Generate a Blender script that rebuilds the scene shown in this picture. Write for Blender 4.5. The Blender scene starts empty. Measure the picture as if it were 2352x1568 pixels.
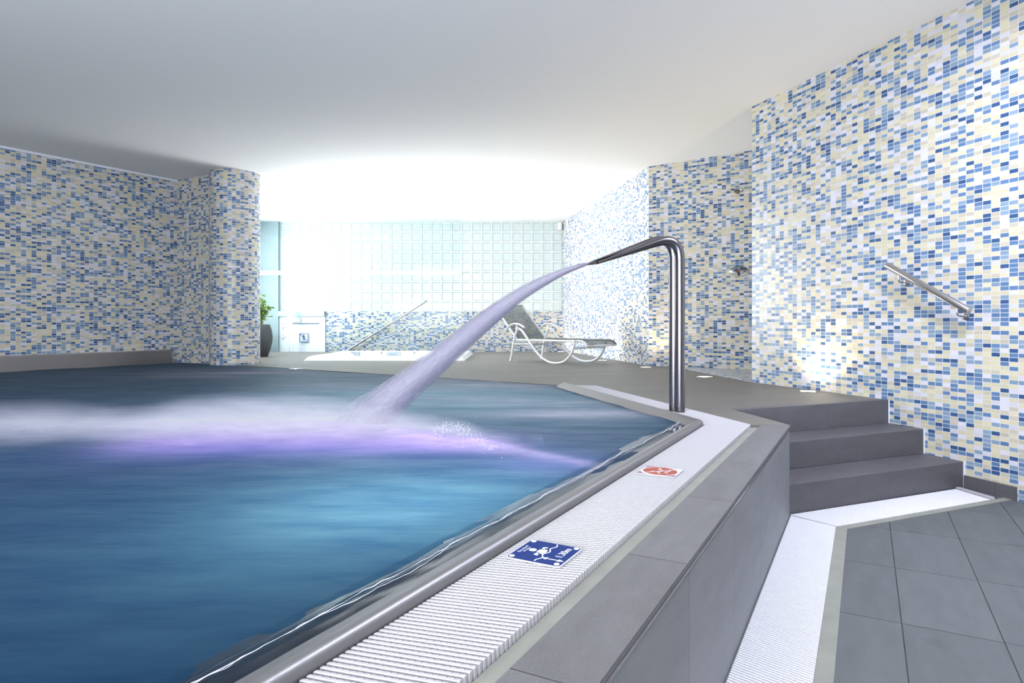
import bpy, bmesh, math, random
from mathutils import Vector, Matrix, noise
PI = math.pi
random.seed(7)
S = bpy.context.scene
COL = S.collection

# ------------------------------------------------------------------ camera
F = 1500.0                       # focal length in pixels of a 2352 px wide frame
CAMZ = 0.56                      # eye height over the pool deck (deck = 0)
H = 2.62                         # ceiling over the deck
FLOOR = -0.504                   # lower floor
cam_d = bpy.data.cameras.new('camera')
cam_d.sensor_width = 36.0
cam_d.lens = 36.0 * F / 2352
cam_d.shift_y = -42 / 2352
cam = bpy.data.objects.new('camera', cam_d); COL.objects.link(cam)
cam.location = (0, 0, CAMZ); cam.rotation_euler = (PI/2, 0, 0)
cam_d.clip_start = 0.05
S.camera = cam

# ------------------------------------------------------------------ view / world
S.view_settings.view_transform = 'Standard'
S.view_settings.look = 'None'
S.view_settings.gamma = 1
S.view_settings.use_curve_mapping = False
S.view_settings.exposure = 0.5
w = bpy.data.worlds.new('world'); S.world = w; w.use_nodes = True
w.node_tree.nodes['Background'].inputs[0].default_value = (0.75, 0.85, 1, 1)
w.node_tree.nodes['Background'].inputs[1].default_value = 0.05
S.cycles.max_bounces = 7
S.cycles.diffuse_bounces = 4
S.cycles.use_adaptive_sampling = True
S.cycles.adaptive_threshold = 0.05
S.cycles.transparent_max_bounces = 16
S.cycles.use_denoising = True
S.cycles.sample_clamp_indirect = 6.0

# ------------------------------------------------------------------ lamps
def area(name, loc, target, sx, sy, power, color):
    d = bpy.data.lights.new(name, 'AREA'); d.shape = 'RECTANGLE'; d.size = sx; d.size_y = sy
    d.energy = power; d.color = color
    o = bpy.data.objects.new(name, d); COL.objects.link(o); o.location = loc
    o.rotation_euler = (Vector(target) - Vector(loc)).to_track_quat('-Z', 'Y').to_euler()
    return o
# daylight coming in through the side window behind the round wall end
area('window_daylight', (-4.64, 11.2, 1.35), (1.8, 9.3, 1.40), 3.2, 1.9, 195, (0.93, 0.98, 1.0)).data.spread = math.radians(80)
area('window_fill_side', (-4.80, 11.5, 1.55), (-3.6, 13.3, 1.50), 0.5, 1.5, 34, (0.93, 0.98, 1.0)).data.spread = math.radians(100)  # extra lamp added at the side window to brighten the left blocks
# unseen fill light added in the whirlpool basin to brighten the ceiling above
area('whirlpool_fill', (-1.9, 10.75, -0.30), (-1.85, 10.3, 1), 1.1, 0.9, 62, (0.93, 0.98, 1.0)).data.spread = math.radians(138)
# ceiling luminaire over the lower floor; pool and rear ones are added fill
area('ceiling_lamp_stairs', (2.15, 2.85, 2.60), (1.5, 3.05, 0), 0.5, 0.5, 118, (0.80, 0.83, 1.0))
area('fill_light_pool', (-2.6, 1.6, 2.60), (-3.2, 3.2, 0), 2.6, 1.2, 75, (0.86, 0.92, 1.0))
area('fill_light_rear', (0.3, -1.0, 2.60), (0.3, 0.6, 0), 2.0, 1.0, 14, (0.88, 0.91, 1.0))
# unseen fill light added behind the viewer, tilted up to brighten the ceiling
area('fill_light_ceiling', (-2.2, -2.6, 1.0), (-1.4, 3.0, 5.2), 6.0, 1.6, 500, (0.95, 0.985, 1.0))
# lamps in the pool basin, below the surface
area('pool_lamp_turquoise', (-0.25, 2.05, -0.55), (-0.30, 2.15, 0), 0.9, 0.55, 8.5, (0.58, 0.88, 0.86))
area('pool_lamp_blue', (-3.0, 2.2, -1.1), (-3.0, 2.2, 0), 3.5, 2.0, 3.6, (0.05, 0.36, 1.0))
area('pool_lamp_violet', (-0.9, 2.98, -0.30), (-0.9, 3.02, 0), 1.8, 0.2, 4.2, (0.80, 0.32, 1.0))
area('pool_lamp_violet_side', (0.22, 2.62, -0.25), (0.22, 2.62, 0), 0.45, 0.1, 0.8, (0.8, 0.32, 1.0))
area('pool_lamp_far', (-0.4, 4.8, -1.1), (-0.4, 4.8, 0), 2.6, 1.8, 26, (0.85, 0.92, 0.78))

# ------------------------------------------------------------------ node helpers
class N:
    def __init__(s, name):
        s.m = bpy.data.materials.new(name); s.m.use_nodes = True
        s.t = s.m.node_tree; s.t.nodes.clear()
        s.out = s.t.nodes.new('ShaderNodeOutputMaterial')
    def n(s, typ, **kw):
        nd = s.t.nodes.new('ShaderNode' + typ)
        for k, v in kw.items(): setattr(nd, k, v)
        return nd
    def put(s, sock, v):
        if isinstance(v, bpy.types.NodeSocket): s.t.links.new(v, sock)
        elif isinstance(v, (tuple, list)):
            sock.default_value = tuple(v) + ((1,) if len(v) == 3 and sock.type == 'RGBA' else ())
        else: sock.default_value = v
    def math(s, op, a, b=None, c=None, clamp=False):
        nd = s.n('Math', operation=op, use_clamp=clamp); s.put(nd.inputs[0], a)
        if b is not None: s.put(nd.inputs[1], b)
        if c is not None: s.put(nd.inputs[2], c)
        return nd.outputs[0]
    def mix(s, f, a, b, mode='MIX'):
        nd = s.n('Mix', data_type='RGBA', blend_type=mode)
        s.put(nd.inputs[0], f); s.put(nd.inputs[6], a); s.put(nd.inputs[7], b)
        return nd.outputs[2]
    def ramp(s, f, stops, interp='LINEAR'):
        nd = s.n('ValToRGB'); cr = nd.color_ramp; cr.interpolation = interp
        while len(cr.elements) < len(stops): cr.elements.new(0.5)
        for e, (p, c) in zip(cr.elements, stops):
            e.position = p; e.color = tuple(c) + (1,) if len(c) == 3 else c
        s.put(nd.inputs[0], f); return nd.outputs[0]
    def noise(s, vec, scale, detail=3, rough=0.55, out=0):
        nd = s.n('TexNoise'); s.put(nd.inputs['Vector'], vec)
        nd.inputs['Scale'].default_value = scale; nd.inputs['Detail'].default_value = detail
        nd.inputs['Roughness'].default_value = rough
        return nd.outputs[out]
    def mapping(s, vec, loc=(0,0,0), rot=(0,0,0), sc=(1,1,1)):
        nd = s.n('Mapping'); s.put(nd.inputs[0], vec)
        nd.inputs[1].default_value = loc; nd.inputs[2].default_value = rot; nd.inputs[3].default_value = sc
        return nd.outputs[0]
    def coord(s, which='Object'): return s.n('TexCoord').outputs[which]
    def bump(s, h, strength=0.3, dist=0.01):
        nd = s.n('Bump'); nd.inputs['Strength'].default_value = strength; nd.inputs['Distance'].default_value = dist
        s.put(nd.inputs['Height'], h); return nd.outputs[0]
    def bsdf(s, color, rough=0.5, metal=0.0, normal=None, emit=None, estr=0.0, spec=None, alpha=None, trans=None):
        nd = s.n('BsdfPrincipled')
        s.put(nd.inputs['Base Color'], color); s.put(nd.inputs['Roughness'], rough); s.put(nd.inputs['Metallic'], metal)
        if normal is not None: s.put(nd.inputs['Normal'], normal)
        if emit is not None: s.put(nd.inputs['Emission Color'], emit); s.put(nd.inputs['Emission Strength'], estr)
        if spec is not None: s.put(nd.inputs['Specular IOR Level'], spec)
        if alpha is not None: s.put(nd.inputs['Alpha'], alpha)
        if trans is not None: s.put(nd.inputs['Transmission Weight'], trans)
        return nd.outputs[0]
    def done(s, sh): s.t.links.new(sh, s.out.inputs[0]); return s.m
    def mixs(s, f, a, b):
        nd = s.n('MixShader'); s.put(nd.inputs[0], f); s.t.links.new(a, nd.inputs[1]); s.t.links.new(b, nd.inputs[2])
        return nd.outputs[0]

def plain(name, color, rough=0.5, metal=0.0, var=0.06, scale=20, bump=0.05, spec=None):
    k = N(name); c = k.coord()
    nz = k.noise(c, scale, 3)
    f = k.math('MULTIPLY_ADD', nz, 2*var, 1 - var)
    col = k.mix(1.0, tuple(color), (1, 1, 1), 'MULTIPLY')
    cc = k.n('HueSaturation'); k.put(cc.inputs['Color'], tuple(color)); k.put(cc.inputs['Value'], f)
    return k.done(k.bsdf(cc.outputs[0], rough, metal, k.bump(nz, bump, 0.002), spec=spec))

def mosaic(name, warm=0.0):
    k = N(name); uv = k.coord('UV')
    sp = k.n('SeparateXYZ'); k.put(sp.inputs[0], uv)
    u = k.math('DIVIDE', sp.outputs[0], 0.054); v = k.math('DIVIDE', sp.outputs[1], 0.0271)
    fu = k.math('FLOOR', u); fv = k.math('FLOOR', v)
    cb = k.n('CombineXYZ'); k.put(cb.inputs[0], fu); k.put(cb.inputs[1], fv)
    wn = k.n('TexWhiteNoise', noise_dimensions='2D'); k.put(wn.inputs['Vector'], cb.outputs[0])
    white = (0.55, 0.54, 0.60); cream = (0.55, 0.505, 0.355); tan = (0.46, 0.42, 0.335)
    lb = (0.200, 0.285, 0.385); mb = (0.100, 0.180, 0.325); db = (0.036, 0.088, 0.205)
    col = k.ramp(wn.outputs['Value'], [(0, white), (0.17, cream), (0.43, tan), (0.58, lb), (0.74, mb), (0.92, db)], 'CONSTANT')
    wn2 = k.n('TexWhiteNoise', noise_dimensions='3D'); 
    cb2 = k.n('CombineXYZ'); k.put(cb2.inputs[0], fu); k.put(cb2.inputs[1], fv); cb2.inputs[2].default_value = 3.7
    k.put(wn2.inputs['Vector'], cb2.outputs[0])
    hs = k.n('HueSaturation'); k.put(hs.inputs['Color'], col)
    k.put(hs.inputs['Value'], k.math('MULTIPLY_ADD', wn2.outputs['Value'], 0.16, 0.92))
    du = k.math('ABSOLUTE', k.math('SUBTRACT', k.math('FRACT', u), 0.5))
    dv = k.math('ABSOLUTE', k.math('SUBTRACT', k.math('FRACT', v), 0.5))
    g = k.math('MAXIMUM', k.math('GREATER_THAN', du, 0.463), k.math('GREATER_THAN', dv, 0.435))
    c = k.mix(g, hs.outputs[0], (0.54, 0.54, 0.59))
    r = k.math('MULTIPLY_ADD', g, 0.45, 0.32)
    return k.done(k.bsdf(c, r, 0, k.bump(g, -0.25, 0.001), spec=0.35))

def stone(name, base, dark=0.75, gu=0.6, gv=0.3, ou=0.0, ov=0.0, line=0.003, rough=0.5, streak=True, jcol=(0.02,0.02,0.022)):
    """stone slabs in metre UVs with joints on a gu x gv grid"""
    k = N(name); uv = k.coord('UV')
    sp = k.n('SeparateXYZ'); k.put(sp.inputs[0], uv)
    def joint(c, g, o):
        x = k.math('DIVIDE', k.math('SUBTRACT', c, o), g)
        d = k.math('ABSOLUTE', k.math('SUBTRACT', k.math('FRACT', k.math('ADD', x, 0.5)), 0.5))
        return k.math('LESS_THAN', d, line/2/g), k.math('FLOOR', x)
    ju, iu = joint(sp.outputs[0], gu, ou); jv, iv = joint(sp.outputs[1], gv, ov)
    j = k.math('MAXIMUM', ju, jv)
    cb = k.n('CombineXYZ'); k.put(cb.inputs[0], iu); k.put(cb.inputs[1], iv)
    wn = k.n('TexWhiteNoise', noise_dimensions='2D'); k.put(wn.inputs['Vector'], cb.outputs[0])
    n1 = k.noise(k.mapping(uv, sc=(2.0, 9.0, 1) if streak else (3, 3, 1)), 1.6, 5, 0.6)
    n2 = k.noise(uv, 170, 2, 0.6)
    n3 = k.noise(uv, 14, 4, 0.65)
    f = k.math('ADD', k.math('MULTIPLY_ADD', n1, 0.45, 0.55), k.math('MULTIPLY_ADD', n2, 0.45, -0.225))
    f = k.math('ADD', f, k.math('MULTIPLY_ADD', wn.outputs['Value'], 0.12, 0.02))
    f = k.math('ADD', f, k.math('MULTIPLY_ADD', n3, 0.35, -0.12))
    hs = k.n('HueSaturation'); k.put(hs.inputs['Color'], tuple(base)); k.put(hs.inputs['Value'], f)
    c = k.mix(j, hs.outputs[0], jcol)
    hgt = k.math('SUBTRACT', k.math('MULTIPLY', n2, 0.4), j)
    return k.done(k.bsdf(c, k.math('MULTIPLY_ADD', n3, 0.2, rough - 0.1), 0, k.bump(hgt, 0.35, 0.0015), spec=0.4))

def brushed(name, color, rough=0.28, stretch=(1, 60, 60)):
    k = N(name); c = k.coord()
    nz = k.noise(k.mapping(c, sc=stretch), 6, 3, 0.6)
    return k.done(k.bsdf(color, k.math('MULTIPLY_ADD', nz, 0.18, rough - 0.09), 1.0, k.bump(nz, 0.04, 0.001)))

def emitter(name, color, strength):
    k = N(name); e = k.n('Emission'); e.inputs[0].default_value = tuple(color) + (1,); e.inputs[1].default_value = strength
    return k.done(e.outputs[0])

M = {}
M['mosaic'] = mosaic('mosaic_tile')
M['deck'] = stone('deck_stone', (0.165, 0.154, 0.140), gu=0.6, gv=0.3, line=0.004, jcol=(0.07, 0.07, 0.07))
M['floor'] = stone('floor_stone', (0.108, 0.118, 0.125), gu=0.6, gv=0.295, ou=0.0, ov=0.481, line=0.0042)
M['parapet'] = stone('parapet_stone_lit', (0.215, 0.220, 0.235), gu=0.6, gv=5.0, ou=0.0, ov=2.4, line=0.003, jcol=(0.045,0.045,0.05))  # lighter than the coping: the light on the face is in its colour
M['coping'] = stone('coping_stone', (0.145, 0.142, 0.150), gu=0.6, gv=5.0, ou=0.0, ov=2.4, line=0.003, jcol=(0.035,0.035,0.04))
M['step'] = stone('step_stone', (0.100, 0.098, 0.110), gu=0.62, gv=5.0, ou=0.2, ov=2.4, line=0.003, rough=0.5, jcol=(0.06,0.06,0.065))
M['steel'] = brushed('brushed_steel', (0.24, 0.225, 0.25), 0.22)
M['rimsteel'] = brushed('rim_steel', (0.30, 0.295, 0.30), 0.48, (12, 12, 40))
M['bandsteel'] = brushed('band_steel', (0.38, 0.36, 0.36), 0.42, (3, 3, 40))
M['railsteel'] = brushed('rail_steel', (0.52, 0.50, 0.50), 0.24, (60, 1, 60))
M['white_plastic'] = plain('grating_plastic', (0.40, 0.392, 0.42), 0.4, var=0.02)
M['white_plastic_lit'] = plain('lit_grating_plastic', (0.74, 0.735, 0.80), 0.4, var=0.02)  # lighter copy of the grating plastic, stronger light put into its colour
M['edge_strip'] = plain('mortar_strip', (0.24, 0.245, 0.215), 0.6, var=0.22, scale=9, bump=0.3)
M['basin'] = plain('basin_steel', (0.25, 0.32, 0.36), 0.5)
M['dark'] = plain('channel_dark', (0.02, 0.02, 0.022), 0.7)
M['white_paint'] = plain('white_paint', (0.78, 0.80, 0.83), 0.45, var=0.01)
M['acrylic'] = plain('white_acrylic', (0.86, 0.87, 0.89), 0.15, var=0.01)
M['pillow'] = plain('grey_foam', (0.34, 0.40, 0.45), 0.55, var=0.05)
M['alu'] = plain('painted_aluminium', (0.74, 0.75, 0.77), 0.30, metal=0.25, var=0.02)
M['pot'] = plain('anthracite_pot', (0.050, 0.055, 0.062), 0.45, var=0.12)
M['leaf'] = plain('leaf_green', (0.16, 0.30, 0.06), 0.45, var=0.5, scale=9)
M['stem'] = plain('stem_brown', (0.30, 0.22, 0.14), 0.7, var=0.2)
M['soil'] = plain('soil', (0.05, 0.035, 0.025), 0.9, var=0.3)
M['plaster'] = plain('grey_plaster', (0.30, 0.38, 0.40), 0.7, var=0.08, scale=6)
M['lintel'] = plain('lintel_concrete', (0.42, 0.52, 0.55), 0.7, var=0.12, scale=7)
M['neutral_wall'] = plain('neutral_wall', (0.55, 0.58, 0.62), 0.8)
M['sign_blue'] = plain('sign_blue', (0.010, 0.030, 0.150), 0.6, var=0.06, spec=0.15)
M['sign_white'] = plain('sign_white', (0.55, 0.55, 0.60), 0.4, var=0.01)
M['sign_red'] = plain('sign_red', (0.33, 0.065, 0.035), 0.45, var=0.08)
M['sign_violet'] = plain('sign_faded_red', (0.26, 0.10, 0.16), 0.45)
M['pict_blue'] = plain('pictogram_blue', (0.05, 0.17, 0.45), 0.5)
M['chrome'] = plain('chrome', (0.62, 0.62, 0.63), 0.12, metal=1.0, var=0.01)
M['white_joint'] = plain('white_trim', (0.66, 0.68, 0.76), 0.5, var=0.02)
M['lamp_glass'] = emitter('floor_lamp_glass', (1.0, 0.80, 0.50), 14)
M['window_glow'] = emitter('window_daylight_glow', (0.90, 0.97, 1.0), 3.0)
# ceiling
k = N('ceiling_plaster'); nz = k.noise(k.coord(), 300, 2)
M['ceiling'] = k.done(k.bsdf((0.90, 0.895, 0.885), 0.85, 0, k.bump(nz, 0.10, 0.002), spec=0.2))
# glass blocks, daylight behind them
def blockmat(name, base, e, st):
    k = N(name); nz = k.noise(k.coord(), 5, 2)
    return k.done(k.bsdf(base, 0.16, 0, None, emit=e, estr=k.math('MULTIPLY_ADD', nz, 0.1*st, 0.95*st), spec=0.5))
M['block'] = blockmat('glass_block_face', (0.44, 0.49, 0.50), (0.86, 0.97, 0.93), 0.16)
M['block_edge'] = blockmat('glass_block_edge', (0.40, 0.46, 0.46), (0.82, 0.95, 0.93), 0.06)
M['block_joint'] = blockmat('glass_block_joint', (0.58, 0.63, 0.63), (0.90, 1.0, 0.98), 0.16)
# clear pane
k = N('clear_pane'); tr = k.n('BsdfTransparent'); tr.inputs[0].default_value = (0.955, 0.98, 0.985, 1)
gl = k.n('BsdfGlossy'); gl.inputs['Roughness'].default_value = 0.05
fr = k.n('Fresnel'); fr.inputs[0].default_value = 1.5
M['pane'] = k.done(k.mixs(k.math('MULTIPLY', fr.outputs[0], 0.12, clamp=True), tr.outputs[0], gl.outputs[0]))
k = N('frosted_bar'); tr = k.n('BsdfTransparent'); M['frost'] = k.done(k.mixs(0.42, tr.outputs[0], k.bsdf((0.7, 0.78, 0.8), 0.4)))
# sling fabric with an open weave
k = N('sling_fabric'); c = k.coord('Object')
tr = k.n('BsdfTransparent'); b = k.bsdf((0.14, 0.155, 0.15), 0.7)
M['sling'] = k.done(k.mixs(0.55, tr.outputs[0], b))
# pool water: turbid surface lit from the basin lamps + foam attribute
k = N('pool_water')
c = k.coord('Object')
at = k.n('Attribute'); at.attribute_name = 'foam'; foam = at.outputs['Fac']
st = k.noise(k.mapping(c, sc=(1.0, 3.2, 1)), 2.2, 4, 0.6)
st2 = k.noise(k.mapping(c, sc=(1.5, 7, 1)), 5.0, 4, 0.6)
bmp = k.bump(k.math('ADD', st, k.math('MULTIPLY', st2, 0.5)), 0.16, 0.05)
body = k.n('BsdfTranslucent'); k.put(body.inputs[0], k.mix(k.math('MULTIPLY_ADD', st, 2.6, -0.8, clamp=True), (0.06, 0.125, 0.215), (0.14, 0.225, 0.30)))
dif = k.n('BsdfDiffuse'); k.put(dif.inputs[0], k.mix(st2, (0.003, 0.012, 0.030), (0.007, 0.022, 0.044)))
ad = k.n('AddShader'); k.t.links.new(body.outputs[0], ad.inputs[0]); k.t.links.new(dif.outputs[0], ad.inputs[1])
gl = k.n('BsdfGlossy'); gl.inputs['Roughness'].default_value = 0.42; k.put(gl.inputs['Normal'], bmp)
gl.inputs[0].default_value = (0.75, 0.85, 0.92, 1)
fr = k.n('Fresnel'); fr.inputs[0].default_value = 1.20; k.put(fr.inputs['Normal'], bmp)
wat = k.mixs(k.math('MULTIPLY', fr.outputs[0], 0.24, clamp=True), ad.outputs[0], gl.outputs[0])
fd = k.n('BsdfDiffuse'); fd.inputs[0].default_value = (0.42, 0.43, 0.50, 1)
ft = k.n('BsdfTranslucent'); ft.inputs[0].default_value = (0.66, 0.60, 0.85, 1)
fm = k.mixs(0.5, fd.outputs[0], ft.outputs[0])
fn = k.noise(k.mapping(c, sc=(1.6, 4.5, 4)), 6, 6, 0.65)
ff = k.math('MULTIPLY', foam, k.math('MULTIPLY_ADD', fn, 1.3, 0.35), clamp=True)
M['water'] = k.done(k.mixs(ff, wat, fm))
# thin clear water at the rim
k = N('rim_water'); tr = k.n('BsdfTransparent'); tr.inputs[0].default_value = (0.66, 0.76, 0.80, 1)
c = k.coord('Object')
gl = k.n('BsdfGlossy'); gl.inputs['Roughness'].default_value = 0.14
fr = k.n('Fresnel'); fr.inputs[0].default_value = 1.33
M['rim_water'] = k.done(k.mixs(k.math('MULTIPLY_ADD', fr.outputs[0], 1.0, 0.03, clamp=True), tr.outputs[0], gl.outputs[0]))
# falling water
def jetmat(name, dens):
    k = N(name); uv = k.coord('UV')
    nz = k.noise(k.mapping(uv, sc=(14, 1.2, 1)), 3, 5, 0.65)
    tr = k.n('BsdfTransparent')
    d = k.n('BsdfDiffuse'); d.inputs[0].default_value = (0.60, 0.58, 0.69, 1)
    t = k.n('BsdfTranslucent'); t.inputs[0].default_value = (0.60, 0.58, 0.70, 1)
    g = k.n('BsdfGlossy'); g.inputs['Roughness'].default_value = 0.25
    m1 = k.mixs(0.5, d.outputs[0], t.outputs[0]); m2 = k.mixs(0.04, m1, g.outputs[0])
    a = k.math('MULTIPLY_ADD', nz, dens * 2.3, -dens * 0.30, clamp=True)
    sv = k.n('SeparateXYZ'); k.put(sv.inputs[0], uv)
    a = k.math('MULTIPLY', a, k.math('MULTIPLY_ADD', sv.outputs[1], -0.8, 2.75, clamp=True))
    return k.done(k.mixs(a, tr.outputs[0], m2))
M['jet_core'] = jetmat('jet_core', 0.85)
M['jet_veil'] = jetmat('jet_veil', 0.42)
k = N('lamp_glint'); M['glint'] = k.done(k.bsdf((0.62, 0.62, 0.72), 0.2, 0, spec=1.0))
k = N('water_drop'); M['drop'] = k.done(k.bsdf((0.8, 0.8, 0.9), 0.15, 0, spec=0.8))

# ------------------------------------------------------------------ mesh builder
class MB:
    def __init__(s): s.v = []; s.f = []; s.uv = []; s.mi = []
    def face(s, pts, uvs=None, mi=0):
        i0 = len(s.v); s.v += [tuple(p) for p in pts]
        s.f.append(tuple(range(i0, i0 + len(pts)))); s.uv.append(uvs or [(0, 0)] * len(pts)); s.mi.append(mi)
    def grid(s, rows, closed_u=False, uvs=None, mi=0, flip=False):
        """rows of equal length; shared vertices"""
        i0 = len(s.v); n = len(rows[0])
        for r in rows: s.v += [tuple(p) for p in r]
        for a in range(len(rows) - 1):
            for b in range(n if closed_u else n - 1):
                b2 = (b + 1) % n
                q = (i0 + a*n + b, i0 + a*n + b2, i0 + (a+1)*n + b2, i0 + (a+1)*n + b)
                if flip: q = q[::-1]
                s.f.append(q)
                if uvs: 
                    q2 = [uvs(a, b), uvs(a, b+1), uvs(a+1, b+1), uvs(a+1, b)]
                    s.uv.append(q2[::-1] if flip else q2)
                else: s.uv.append([(0, 0)] * 4)
                s.mi.append(mi)
        return i0
    def prism(s, poly, z0, z1, top_uv=None, mi=0, u0=0.0, mt=None):
        """vertical prism over an anticlockwise polygon; side UV = (run, z)"""
        mt = mi if mt is None else mt
        tu = top_uv or (lambda x, y: (x, y))
        n = len(poly); u = u0
        for i in range(n):
            a = poly[i]; b = poly[(i + 1) % n]; L = math.hypot(b[0]-a[0], b[1]-a[1])
            s.face([(a[0], a[1], z0), (b[0], b[1], z0), (b[0], b[1], z1), (a[0], a[1], z1)],
                   [(u, z0), (u+L, z0), (u+L, z1), (u, z1)], mi)
            u += L
        s.face([(p[0], p[1], z1) for p in poly], [tu(*p[:2]) for p in poly], mt)
        s.face([(p[0], p[1], z0) for p in reversed(poly)], [tu(*p[:2]) for p in reversed(poly)], mi)
    def box(s, c, sx, sy, sz, ax=(1,0,0), ay=(0,1,0), az=(0,0,1), mi=0):
        ax, ay, az, c = Vector(ax), Vector(ay), Vector(az), Vector(c)
        P = lambda i, j, k_: c + ax*(i*sx/2) + ay*(j*sy/2) + az*(k_*sz/2)
        for q, (a, b) in (([(-1,-1,-1),(-1,1,-1),(1,1,-1),(1,-1,-1)], (sx, sy)), ([(-1,-1,1),(1,-1,1),(1,1,1),(-1,1,1)], (sx, sy)),
                  ([(-1,-1,-1),(1,-1,-1),(1,-1,1),(-1,-1,1)], (sx, sz)), ([(1,1,-1),(-1,1,-1),(-1,1,1),(1,1,1)], (sx, sz)),
                  ([(-1,1,-1),(-1,-1,-1),(-1,-1,1),(-1,1,1)], (sy, sz)), ([(1,-1,-1),(1,1,-1),(1,1,1),(1,-1,1)], (sy, sz))):
            s.face([P(*t) for t in q], [(0,0),(a,0),(a,b),(0,b)], mi)
    def tube(s, path, r, seg=16, cap=True, mi=0, side=None):
        """r: number or list, or list of (r_side, r_up)"""
        path = [Vector(p) for p in path]; n = len(path)
        rs = r if isinstance(r, (list, tuple)) else [r]*n
        rows = []; up = None
        for i in range(n):
            t = (path[min(i+1, n-1)] - path[max(i-1, 0)]).normalized()
            if side is not None: sd = Vector(side); sd = (sd - t*sd.dot(t)).normalized()
            elif up is None:
                ref = Vector((0,0,1)) if abs(t.z) < 0.9 else Vector((0,1,0))
                sd = t.cross(ref).normalized()
            else:
                sd = (up - t*up.dot(t)).normalized()
            up = sd
            o2 = t.cross(sd).normalized()
            ra, rb = rs[i] if isinstance(rs[i], (tuple, list)) else (rs[i], rs[i])
            rows.append([path[i] + sd*ra*math.cos(2*PI*j/seg) + o2*rb*math.sin(2*PI*j/seg) for j in range(seg)])
        i0 = s.grid(rows, closed_u=True, mi=mi, uvs=lambda a, b: (b/seg, a/max(1, n-1)*3))
        if cap:
            s.f.append(tuple(i0 + j for j in reversed(range(seg)))); s.uv.append([(0,0)]*seg); s.mi.append(mi)
            b0 = i0 + (n-1)*seg
            s.f.append(tuple(b0 + j for j in range(seg))); s.uv.append([(0,0)]*seg); s.mi.append(mi)
    def lathe(s, c, prof, seg=32, axis=(0,0,1), mi=0):
        az = Vector(axis).normalized(); ax = az.orthogonal().normalized(); ay = az.cross(ax); c = Vector(c)
        rows = [[c + az*z + (ax*math.cos(2*PI*j/seg) + ay*math.sin(2*PI*j/seg))*max(r, 1e-4) for j in range(seg)] for r, z in prof]
        i0 = s.grid(rows, closed_u=True, mi=mi)
        n = len(prof)
        s.f.append(tuple(i0 + j for j in reversed(range(seg)))); s.uv.append([(0,0)]*seg); s.mi.append(mi)
        s.f.append(tuple(i0 + (n-1)*seg + j for j in range(seg))); s.uv.append([(0,0)]*seg); s.mi.append(mi)
    def build(s, name, mats, parent=None, smooth=False, bevel=0, kind=None, label=None, sub=0):
        me = bpy.data.meshes.new(name); me.from_pydata(s.v, [], s.f)
        ul = me.uv_layers.new(name='UVMap'); d = [c for u in s.uv for p in u for c in p]
        ul.data.foreach_set('uv', d)
        if not isinstance(mats, (list, tuple)): mats = [mats]
        for m in mats: me.materials.append(m)
        me.polygons.foreach_set('material_index', s.mi)
        if not smooth or bevel:
            bm = bmesh.new(); bm.from_mesh(me)
            bmesh.ops.remove_doubles(bm, verts=bm.verts, dist=1e-5)
            bm.to_mesh(me); bm.free()
        o = bpy.data.objects.new(name, me); COL.objects.link(o)
        if smooth:
            for p in me.polygons: p.use_smooth = True
            try: me.set_sharp_from_angle(angle=math.radians(40))
            except Exception: pass
        if bevel:
            b = o.modifiers.new('bevel', 'BEVEL'); b.width = bevel; b.segments = 2; b.limit_method = 'ANGLE'
        if sub:
            b = o.modifiers.new('sub', 'SUBSURF'); b.levels = sub; b.render_levels = sub
        if parent: o.parent = parent
        if kind: o['kind'] = kind
        if label: o['label'] = label
        return o

def empty(name, label, cat, loc=(0,0,0), rotz=0.0, group=None):
    o = bpy.data.objects.new(name, None); COL.objects.link(o); o.location = loc; o.rotation_euler = (0, 0, rotz)
    o.empty_display_size = 0.1
    return tag(o, label, cat, group)
def tag(o, label, cat, group=None, kind=None):
    o['label'] = label; o['category'] = cat
    if group: o['group'] = group
    if kind: o['kind'] = kind
    return o
def shift(mb, d):
    mb.v = [(p[0]-d[0], p[1]-d[1], p[2]-d[2]) for p in mb.v]; return mb

# ------------------------------------------------------------------ plan of the hall (metres)
E = Vector((0.476, 0.8794)); NV = Vector((-0.8794, 0.476))       # along the near pool edge / towards the pool
C0 = Vector((1.53, 3.60))                                       # outer corner of the parapet
def ST(s, t): return C0 + NV*s - E*t                            # s towards pool, t towards the viewer's side
def inter(p, d, q, e):
    p, d, q, e = map(Vector, (p, d, q, e)); c = d.x*e.y - d.y*e.x
    t = ((q.x-p.x)*e.y - (q.y-p.y)*e.x)/c; return p + d*t
def uv_edge(x, y):                                              # u along the pool edge, v across it
    p = Vector((x, y)) - C0; return (-p.dot(E), -p.dot(NV))
GD = Vector((-0.2425, 0.970)).normalized()                      # the short pool side beyond the corner
A_in = ST(0.412, 0.0)                                           # rim line of the near side
RIM_C = Vector((1.055, 3.590))                                  # rim corner
GR_C = Vector((1.315, 3.592))                                   # outer corner of the grating
B_rim = Vector((0.4856, 5.874)); B_gr = Vector((0.752, 5.845))
COLC = Vector((-3.83, 9.03)); COLR = 0.325
D0 = Vector((-4.83, 9.42)); LW = Vector((0.516, 0.857)).normalized()
S0 = Vector((1.439, 4.20)); S1 = Vector((2.76, 4.775)); SD = (S1 - S0).normalized(); SM = Vector((SD.y, -SD.x))
W0 = Vector((2.286, 6.222)); WD = Vector((0.307, -0.952)).normalized()   # right wall, towards the viewer
BACK = 13.3
BC = Vector((1.02, BACK)); R1 = Vector((1.80, 8.60)); R2 = Vector((2.85, 7.80))

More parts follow.
